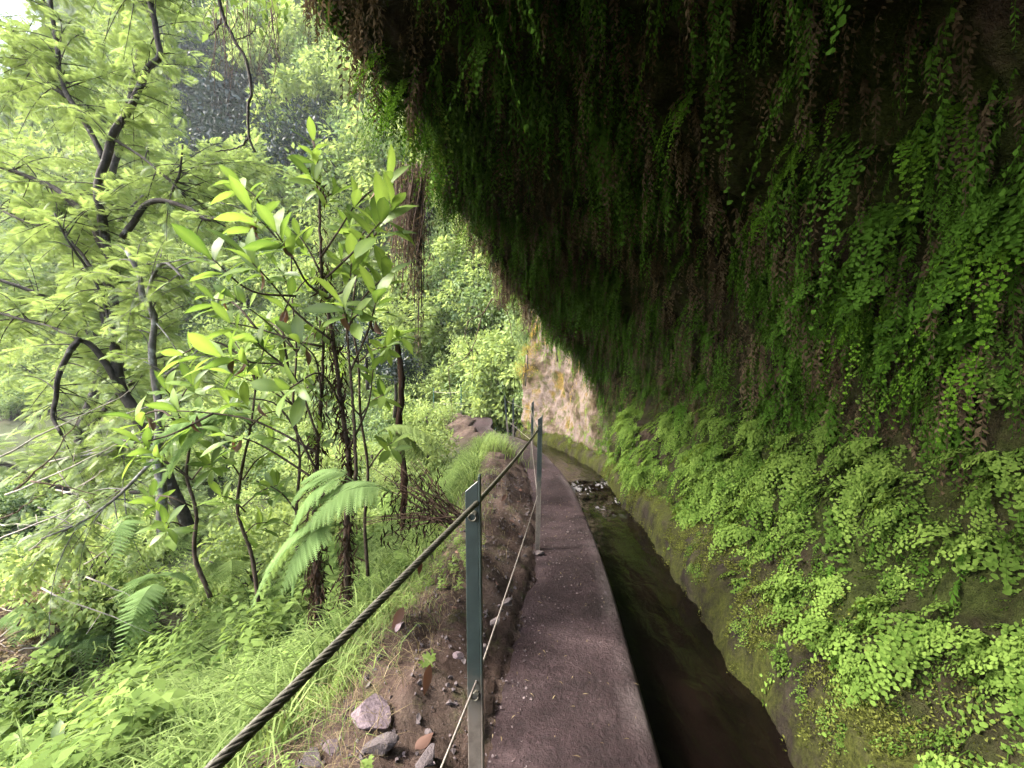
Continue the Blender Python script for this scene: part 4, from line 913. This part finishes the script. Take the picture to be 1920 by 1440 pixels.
def fern(loc, L, nf, label, az0=None, spread=3.14, meshes=FROND, group='large ferns of the slope', tilt=0., name='lady_fern'):
    r = empty(name, loc, label, 'fern', group)
    for k in range(nf):
        o = link('frond', meshes[rng.integers(0, len(meshes))], r)
        a = (az0 if az0 is not None else 0)+(rng.uniform(-spread, spread) if nf > 1 else 0)
        o.rotation_euler = (rng.normal()*.15, tilt+rng.uniform(-.35, .2), a); s = L*rng.uniform(.75, 1.1); o.scale = (s, s, s)
    return r
def gpt(px, py, d):
    p = P(px, py, d); return p
fern(P(735, 925, 2.5), .5, 3, 'large feathered fern drooping its fronds in front of the sapling stems', 3.5, .5, tilt=.15)
fern(P(665, 905, 2.5), .42, 3, 'feathered fern frond cluster arching left beneath the sapling', 3.0, .7)
fern(P(640, 985, 2.4), .42, 3, 'light green fern hanging down the slope left of the sapling foot', 3.6, .5, tilt=.3)
fern(P(700, 820, 4.0), .7, 4, 'yellow green fern with arched fronds behind the dead stalks', .3, .9, FRONDG)
fern(P(470, 790, 3.6), .7, 4, 'feathered fern in the shade under the sapling branches', 3.3, .8)
def ground_hit(px, py, h):             # where the sight line through a pixel comes within h of the slope
    for d in np.arange(1.1, 9, .05):
        p = P(px, py, d)
        if p[2] < float(gz(p[:1], p[1:2])[0])+h: return p
    return P(px, py, 4.)
SPL = ['yellow green spreading fern under the sapling branches', 'deep green spreading fern below the slender pale tree', 'small spreading fern beside the sapling foot', 'spreading fern low on the slope before the brush heap',
       'fern at the foot of the slender pale tree', 'spreading fern next to the heap of dry brush', 'small yellow green fern below the handrail cable', 'spreading fern beneath the crooked tree']
for i, (px, py, d, L) in enumerate([(430, 1030, 3.2, .42), (300, 1070, 3.2, .45), (520, 1100, 2.8, .36), (180, 1160, 2.8, .4), (360, 970, 3.8, .5), (90, 1120, 3.6, .45), (420, 1190, 2.5, .32), (250, 950, 4.2, .5)]):
    fern(ground_hit(px, py+25, .12), L*.85*min(1.5, ground_hit(px, py+25, .12)[1]/d), rng.integers(4, 6), SPL[i], 3.2, 2.2, FROND if i % 2 else FRONDG, 'spreading ferns of the slope')

def broad_plant(px, py, d, n, L, label):
    c = ground_hit(px, py, .22); L = L*c[1]/d; r = empty('broad_leaf_plant', c, label, 'plant', 'broad leaved plants of the slope')
    g = Geo(); tube(g, [(0, 0, -.3), (.02, 0, -.1), (0, 0, 0)], [.004, .003], 5, 8); link('stem', g.mesh('stem', M_STEM), r)
    for k in range(n+5):
        a = k*2.4; e = rng.uniform(-.2, .9) if k < n else rng.uniform(-.3, .5); put_leaf(r, c, c+np.array([0, 0, -.018*k]), np.array([math.cos(a)*math.cos(e), math.sin(a)*math.cos(e), math.sin(e)]), np.array([0, 0, 1.]), L*rng.uniform(.6, 1.2), BIGL[rng.integers(0, 5)], rng.normal()*.3)
for q in ((40, 1330, 1.75, 8, .14, 'broad leaved plant with upright yellow green leaves low on the slope'), (110, 1400, 1.6, 9, .12, 'broad leaved plant over the shaded hollow at the foot of the slope'),
          (20, 1440, 1.5, 8, .12, 'low broad leaved plant beside a dark hollow in the grass'), (165, 1310, 1.95, 3, .1, 'small sprig of yellow green leaves rising from the grass'),
          (300, 1190, 2.7, 7, .12, 'broad leaved seedling among ferns below the slender tree')): broad_plant(*q)
def far_rosette():
    d = 5.2; c = P(745, 635, d); r = empty('rosette_plant', P(752, 1040, d), 'dark drooping rosette plant on a shaggy stem behind the sapling', 'plant'); b = np.array(r.location)
    g = Geo(); tube(g, np.array(PX([(752, 1040), (758, 900), (748, 800), (753, 720), (745, 640)], d))-b, [.032, .04, .03], 7, 30, rough=.2); link('stem', g.mesh('stem', M_SHAG), r)
    for k in range(14):
        a = k*2.4; e = rng.uniform(-.3, .7); put_leaf(r, b, c, np.array([math.cos(a)*math.cos(e), math.sin(a)*math.cos(e), math.sin(e)]), np.array([0, 0, 1.]), .36*rng.uniform(.7, 1.1), BIGL[2], 0)
far_rosette()

# ------------------------------------------------------------------ dead stalks, hanging roots and branches
def stalk_bunch():
    c = P(850, 975, 2.7); r = empty('dead_fern_stalks', c, 'bundle of dry brown fern stalks fanning out over the bank', 'stalks')
    for i in range(42):
        g = Geo(); a = rng.uniform(2.2, 4.3); e = rng.uniform(-.1, 1.0); L = rng.uniform(.25, .62); d = np.array([math.cos(a)*math.cos(e), math.sin(a)*math.cos(e)*.7, math.sin(e)])
        q = np.linspace(0, 1, 8)[:, None]; w = rng.normal(size=3)*[.05, .05, .02]+q*d*L-np.array([0, 0, 1])*q**2*L*rng.uniform(0, .35)
        tube(g, w, [.0045, .0018], 5); link('stalk', g.mesh('stalk', M_TWIG), r)
    g = Geo(); n = 420; dirs = np.c_[rng.normal(size=(n, 2))*.6, -np.ones(n)]; pos = np.c_[-rng.uniform(.05, .4, n), rng.normal(size=n)*.12, rng.uniform(-.1, .3, n)]
    g.inst(blade(.14, .4), frames(dirs, rng.normal(size=(n, 3)))*rng.uniform(.03, .08, n)[:, None, None], pos, rng.uniform(0, .6, n)); tag(link('withered_fronds', g.mesh('withered_fronds', M_SHAG), r), kind='stuff')
stalk_bunch()
def hanging_branch():
    d = 2.6; base = P(400, -60, d); r = empty('hanging_branch', base, 'dark bare branch hanging from above before the far slope', 'branch')
    lines = [([(400, -60), (418, 30), (440, 75), (462, 115), (470, 160), (465, 210), (466, 255), (478, 285)], .012, .006), ([(468, 255), (450, 275), (405, 285)], .006, .003), ([(418, 30), (405, 55), (385, 72)], .006, .003),
             ([(400, 40), (408, 78)], .004, .002), ([(440, 75), (475, 60), (480, 30)], .004, .002), ([(470, 160), (500, 215), (512, 265)], .003, .0015), ([(468, 215), (490, 230), (505, 250)], .003, .0015)]
    for pts, a, b in lines:
        g = Geo(); w = np.array(PX(pts, d))-base; tube(g, resample(w, 24)+rng.normal(size=(24, 3))*.002 if len(w) > 2 else w, [a, b], 6); link('twig', g.mesh('twig', M_BARK), r)
    for i in range(46):
        g = Geo(); x = rng.uniform(385, 520); y = rng.uniform(-30, 40); L = rng.uniform(60, 190); w = np.array(PX([(x, y), (x+rng.normal()*10, y+L*.5), (x+rng.normal()*22, y+L)], d+rng.uniform(-.25, .3)))-base
        tube(g, resample(w, 8), [.0022, .001], 4); link('rootlet', g.mesh('rootlet', M_TWIG), r)
    pos = []; n = 160
    for i in range(n): pos.append(P(rng.uniform(385, 545), abs(rng.normal())*45-40, d+rng.uniform(-.3, .4))-base)
    g = Geo().inst(DIAM, frames(np.c_[rng.normal(size=(n, 2)), -np.ones(n)*.8])*rng.uniform(.03, .07, n)[:, None, None], np.array(pos), rng.uniform(.2, .9, n)); link('leaves', g.mesh('leaves', M_HERB), r)
hanging_branch()
def hanging_roots(px, py, d, w, L, n, label, mat=M_TWIG, dead=500, lean=0):
    base = P(px, py, d); r = empty('hanging_roots', base, label, 'roots', 'roots hanging from the cliff'); g = Geo()
    for i in range(n):
        x0 = rng.normal()*w*.5; l = L*rng.uniform(.35, 1.); q = np.linspace(0, 1, 10)
        pts = np.c_[x0*(1-.35*q)+np.cumsum(rng.normal(size=10))*.02*w+lean*q*l, rng.normal()*w*.3+np.cumsum(rng.normal(size=10))*.02*w, -q*l]
        tube(g, pts, [.0055*rng.uniform(.4, 1.3), .002], 4, cap=False)
    link('roots', g.mesh('roots', mat), r)
    dead = int(dead*2.2)
    if dead:
        dirs = np.c_[rng.normal(size=(dead, 2))*.5, -np.ones(dead)]; z = -rng.beta(1.2, 1.6, dead)*L; pos = np.c_[rng.normal(size=dead)*w*.5, rng.normal(size=dead)*w*.35, z]
        gg = Geo().inst(blade(.17, .3), frames(dirs, rng.normal(size=(dead, 3)))*rng.uniform(.03, .085, dead)[:, None, None], pos, rng.uniform(0, 1, dead)); tag(link('dead_leaves', gg.mesh('dead_leaves', M_DEADF), r), kind='stuff')
hanging_roots(772, 312, 4.25, .2, 1.25, 70, 'shaggy brown curtain of dead roots hanging behind the sapling top', M_TWIG, 520, lean=-.06)
hanging_roots(786, 318, 4.3, .05, 1.85, 26, 'dark rope of twisted roots hanging beside the brown root curtain', M_BARK, 120)
hanging_roots(768, 308, 4.4, .12, .9, 40, 'tangled dead brush hanging behind the brown root curtain', M_TWIG, 260, lean=-.2)
for _y, _w, _L, _lb in ((7.7, .2, .6, 'dry reddish twigs hanging from the tip of the overhang'), (6.8, .16, .42, 'brown rootlets fringing the drip edge above the lit bend')):
    _p = cliff_at(np.array([s_of_y(_y)]), np.array([6.95]))[0][0]
    hanging_roots(960+F*_p[0]/_p[1], 720-F*(_p[2]+.03-EYE)/_p[1], _p[1], _w, _L, 46, _lb, M_TWIG, 200)
def hanging_twig():
    d = 7.9; base = P(925, 560, d); r = empty('hanging_twig', base, 'bare forked twig arching down from the overhang over the lit bend', 'twig')
    for pts, a, b in (([(925, 560), (905, 590), (890, 640), (878, 665), (840, 690)], .012, .005), ([(925, 560), (950, 585), (962, 640)], .01, .004), ([(905, 590), (880, 600), (872, 630), (885, 660)], .009, .004), ([(885, 655), (888, 690), (884, 715)], .006, .003), ([(840, 690), (845, 740), (850, 800)], .006, .003), ([(905, 585), (885, 575), (870, 590)], .006, .003)):
        g = Geo(); w = np.array(PX(pts, d))-base; tube(g, resample(w, 18)+rng.normal(size=(18, 3))*.006, [a, b], 5); link('shoot', g.mesh('shoot', M_TWIG), r)
hanging_twig()
def brush_heap():
    cx, cy = -5.75, 5.2; c = np.array([cx, cy, float(gz(np.array([cx]), np.array([cy]))[0])]); r = empty('brush_heap', c, 'grey heap of dry brush and dead leaves on the gully side', 'brush')
    def on(x, y): return gz(np.atleast_1d(cx+x), np.atleast_1d(cy+y))-c[2]
    for i in range(80):
        g = Geo(); x, y = rng.normal(size=2)*[.55, .4]; L = rng.uniform(.25, .9); d = nrm(np.array([rng.normal(), rng.normal()*.6, rng.normal()*.35])); qq = np.linspace(-.5, .5, 8)[:, None]
        tube(g, np.array([x, y, on(x, y)[0]+rng.uniform(0, .2)])+qq*d*L+np.cumsum(rng.normal(size=(8, 3)), 0)*.012, [.007, .0025], 4); link('twig', g.mesh('twig', M_PALET if i % 2 else M_TWIG), r)
    n = 3200; q = rng.normal(size=(n, 2))*[.6, .5]; pos = np.c_[q, on(q[:, 0], q[:, 1])+rng.uniform(0, .09, n)]
    g = Geo().inst(DIAM, frames(rng.normal(size=(n, 3))*[1, 1, .5], np.c_[rng.normal(size=(n, 2))*.6, np.ones(n)])*rng.uniform(.03, .1, n)[:, None, None], pos, rng.uniform(0, 1, n)); tag(link('dead_leaves', g.mesh('dead_leaves', M_DRYG), r), kind='stuff')
brush_heap()
def dead_brush():                      # bleached fallen twigs on the opposite side of the gully
    for i in range(26):
        px, py, d = rng.uniform(-30, 190), rng.uniform(860, 1110), rng.uniform(3.9, 5.2); b = P(px, py, d); g = Geo(); a = rng.uniform(-.6, 1.0); L = rng.uniform(.4, 1.1)
        q = np.linspace(0, 1, 9)[:, None]; w = q*np.array([math.cos(a), rng.normal()*.3, math.sin(a)])*L+np.cumsum(rng.normal(size=(9, 3)), 0)*.012
        tube(g, w, [.009, .003], 5); tube(g, [w[4], w[4]+nrm(rng.normal(size=3))*.2*L], [.004, .002], 4)
        tag(link('fallen_twig', g.mesh('fallen_twig', M_PALET if i % 3 else M_TWIG), None, b), 'bleached bare twig lying in the dry debris of the gully' if i % 3 else 'dark bare twig lying in the dry debris of the gully', 'twig', 'pale twigs of the gully' if i % 3 else 'dark twigs of the gully')
dead_brush()

# ------------------------------------------------------------------ stones, debris and fallen leaves
def stone_mesh(seed, mat, flat=.7, sharp=.25):
    import bmesh
    bm = bmesh.new(); bmesh.ops.create_icosphere(bm, subdivisions=3, radius=1); v = np.array([x.co[:] for x in bm.verts])
    r = np.random.default_rng(seed); 
    for k in range(11):                # flat broken faces
        n = nrm(r.normal(size=3)); h = r.uniform(.45, .8); dd = v@n-h; v = v-np.outer(np.maximum(dd, 0), n)
    v = v*(1+.06*fbm(v*2.2+seed, 4, seed)[:, None]); v[:, 2] *= flat
    for x, c in zip(bm.verts, v): x.co = c
    me = bpy.data.meshes.new('stone'); bm.to_mesh(me); bm.free(); me.materials.append(mat)
    me.polygons.foreach_set('use_smooth', np.zeros(len(me.polygons), bool)); return me
def stones():
    ms = [stone_mesh(k, M_STONE) for k in range(4)]; md = [stone_mesh(k+9, M_STONED) for k in range(4)]
    spec = [(690, 1345, 1.75, (.085, .11, .085), 0, 'large angular purplish grey stone on the bank below the cable'), (715, 1400, 1.62, (.07, .05, .05), 1, 'dark stone wedged against the large purplish stone'),
            (857, 1228, 1.95, (.03, .028, .028), 0, 'smooth rounded pinkish stone beside the scraped post'), (625, 1405, 1.66, (.05, .04, .03), 0, 'flat pinkish stone chip left of the large stone'), (590, 1432, 1.6, (.05, .04, .025), 1, 'flat dark slab at the foot of the bank'),
            (750, 1175, 2.2, (.05, .035, .03), 0, 'lavender grey stone in the dry grass of the bank'), (880, 1090, 2.7, (.03, .03, .025), 1, 'small clod of earth on the bank face'), (905, 1215, 2.0, (.03, .03, .03), 1, 'dark stone in the rubble by the path edge'),
            (930, 1165, 2.25, (.035, .03, .03), 1, 'dark rubble stone half under the bank'), (950, 1130, 2.45, (.03, .03, .03), 1, 'dark rubble lump against the path edge'), (1012, 1035, 3.9, (.07, .05, .035), 1, 'broken lump of concrete at the foot of the second post'),
            (800, 1425, 1.62, (.06, .05, .04), 1, 'brown earthy stone beneath the lower wire')]
    for k, (px, py, d, sc, dk, lb) in enumerate(spec):
        p = P(px, py, d); p[2] = max(p[2], float(gz(p[:1], p[1:2])[0])-sc[2]*.1) if px < 1000 else .01
        o = link('stone', (md if dk else ms)[k % 4], None, p); o.scale = sc; o.rotation_euler = (rng.normal()*.3, rng.normal()*.3, rng.uniform(0, 6)); tag(o, lb, 'stone', 'stones of the bank')
    # rubble and grit nobody could count
    v, f = (lambda me: (np.array([x.co[:] for x in me.vertices]), np.array([p.vertices[:] for p in me.polygons])))(low_stone())
    def grit(name, pts, lo, hi, mat, label):
        n = len(pts); Mx = frames(rng.normal(size=(n, 3)), rng.normal(size=(n, 3)))*(rng.uniform(0, 1, n)**3*(hi-lo)+lo)[:, None, None]
        g = Geo().inst((v, [f]), Mx, pts, rng.uniform(0, 1, n)); tag(link(name, g.mesh(name, mat, False)), label, 'rubble', None, 'stuff')
    Y = rng.uniform(.9, 8, 1500)**1.0; e = edges(Y); u = rng.beta(.8, 1.3, 1500); X = e[:, 0]*(1-u)+e[:, 1]*u*.97
    grit('path_grit', np.c_[X, Y, np.full(1500, .007)], .0018, .009, M_GRIT, 'loose grit and chips strewn over the path')
    grit('bank_rubble', slope_points(1700, 1.1, 6.5, .02, .75)+np.array([0, 0, .002]), .003, .018, M_STONED, 'crumbly dark rubble on the earth bank')
    grit('bank_chips', slope_points(700, 1.1, 7, .05, .8)+np.array([0, 0, .006]), .002, .012, M_GRIT, 'pale stone chips on the earth bank')
def low_stone():
    import bmesh
    bm = bmesh.new(); bmesh.ops.create_cube(bm, size=1.5); bmesh.ops.bevel(bm, geom=bm.edges[:], offset=.3, segments=1, affect='EDGES'); bmesh.ops.triangulate(bm, faces=bm.faces[:])
    for x in bm.verts: x.co *= random.uniform(.5, 1.25); x.co.z *= .6
    me = bpy.data.meshes.new('chip'); bm.to_mesh(me); bm.free(); return me
stones()
def litter():
    lm = [Geo().add(*big_leaf(b, f, w), .6).mesh('fallen_leaf', M_LITTER) for b, f, w in ((-.15, .2, .45), (.2, .4, .4), (.1, -.3, .5))]
    spots = [(795, 1305, 1.75, .11, 'large pinkish brown fallen leaf propped beside green weeds'), (735, 1180, 2.2, .11, 'reddish brown fallen leaf on the dry grass'), (785, 1080, 2.6, .12, 'pale brown fallen leaf leaning on the earth bank'), (940, 940, 4.4, .09, 'orange brown fallen leaf on the mossy bank crest')]
    for px, py, d, L, lb in spots:
        p = P(px, py, d); p[2] = max(p[2], float(gz(p[:1], p[1:2])[0])+.02); o = link('fallen_leaf', lm[0], None, p); o.scale = (L,)*3; o.rotation_euler = (.9, -.5, rng.uniform(1, 2)); tag(o, lb, 'leaf')
    q = slope_points(40, 1.4, 6, .08, .8)
    for p in q:
        o = link('fallen_leaf', lm[rng.integers(0, 3)], None, p+[0, 0, .015]); s = rng.uniform(.04, .09); o.scale = (s, s, s); o.rotation_euler = (rng.normal()*.5, rng.normal()*.4, rng.uniform(0, 6.28)); tag(o, 'curled brown fallen leaf on the earth bank', 'leaf', 'fallen leaves of the bank')
    n = 260; Y = rng.uniform(1, 7, n); e = edges(Y); u = rng.uniform(.05, .95, n); X = e[:, 0]*(1-u)+e[:, 1]*u; az = rng.uniform(0, 6.28, n)
    g = Geo().inst(blade(.12, .1), frames(np.c_[np.cos(az), np.sin(az), rng.normal(size=n)*.1])*rng.uniform(.012, .04, n)[:, None, None], np.c_[X, Y, np.full(n, .014)], rng.uniform(0, 1, n))
    tag(link('path_litter', g.mesh('path_litter', M_DRYG)), 'scattered straw and leaf scraps on the path', 'litter', None, 'stuff')
litter()
def moss():
    n = 60000; ky = CHV[:, 0, 1]; Y = .7+11.7*rng.uniform(0, 1, n)**1.5; i = np.clip(np.searchsorted(ky, Y)-1, 0, len(ky)-2); fu = ((Y-ky[i])/(ky[i+1]-ky[i]))[:, None]
    jj = rng.uniform(2.3, CHV.shape[1]-1.01, n); j = jj.astype(int); fv = (jj-j)[:, None]
    p = (CHV[i, j]*(1-fu)+CHV[i+1, j]*fu)*(1-fv)+(CHV[i, j+1]*(1-fu)+CHV[i+1, j+1]*fu)*fv
    k = fbm(p*2.6, 3, 61)+.6*vnoise(p*11, 3)+.1*(jj-6) > .02; p = p[k]+np.array([-.004, 0, .004]); n = len(p)
    m2 = 9000; pb, nb = cliff_at(s_of_y(.5+9*rng.uniform(0, 1, m2)**1.4), rng.uniform(0, 1.1, m2)**1.5); pb = pb[fbm(pb*2.4, 3, 63) > -.25]; p = np.concatenate([p, pb+np.array([-.01, 0, .004])]); n = len(p)
    d = np.c_[-np.ones(n)*.6+rng.normal(size=n)*.5, rng.normal(size=n)*.6, np.ones(n)*.5+rng.normal(size=n)*.4]
    g = Geo()
    for j in range(2): g.inst(DIAM, frames(d+rng.normal(size=(n, 3))*.5, rng.normal(size=(n, 3)))*rng.uniform(.006, .019, n)[:, None, None], p+rng.normal(size=(n, 3))*.012, rng.uniform(.1, .9, n))
    tag(link('moss', g.mesh('moss', M_MOSS)), 'yellow green moss and liverwort along the inner channel wall', 'moss', None, 'stuff')
moss()
def ledge_ferns():
    n = 150; i = rng.integers(50, 330, n); j = rng.integers(5, CHV.shape[1]-1, n); p = CHV[i, j]; keep = fbm(p*1.7, 3, 71)+.12*(j-7) > -.1; p = p[keep]; n = len(p)
    az = np.pi+rng.normal(size=n)*.7; Mx = frames(np.c_[np.cos(az), np.sin(az), np.zeros(n)])*rng.uniform(.3, .7, n)[:, None, None]; g = Geo(); k = rng.integers(0, len(SMALL), n)
    for q in range(len(SMALL)):
        m = k == q; g.inst(merge(SMALL[q]), Mx[m], p[m], np.clip(rng.normal(.5, .15, m.sum()), .1, .9))
    tag(link('ledge_ferns', g.mesh('ledge_ferns', M_FERN)), 'small young ferns sprouting on the mossy ledge of the channel', 'ferns', None, 'stuff')
ledge_ferns()
def haze():
    g = Geo(); box_geo(g, -95, 40, -20, 110, -7, 95); m = bpy.data.materials.new('haze'); m.use_nodes = True; nt = m.node_tree
    nt.nodes.remove(nt.nodes['Principled BSDF']); v = nt.nodes.new('ShaderNodeVolumePrincipled'); v.inputs['Color'].default_value = (.92, .96, 1, 1); v.inputs['Density'].default_value = .0005; v.inputs['Anisotropy'].default_value = .3
    nt.links.new(v.outputs[0], nt.nodes['Material Output'].inputs['Volume']); tag(link('haze', g.mesh('haze', m, False)), 'thin bright mist filling the gully', 'haze', None, 'stuff')
haze()
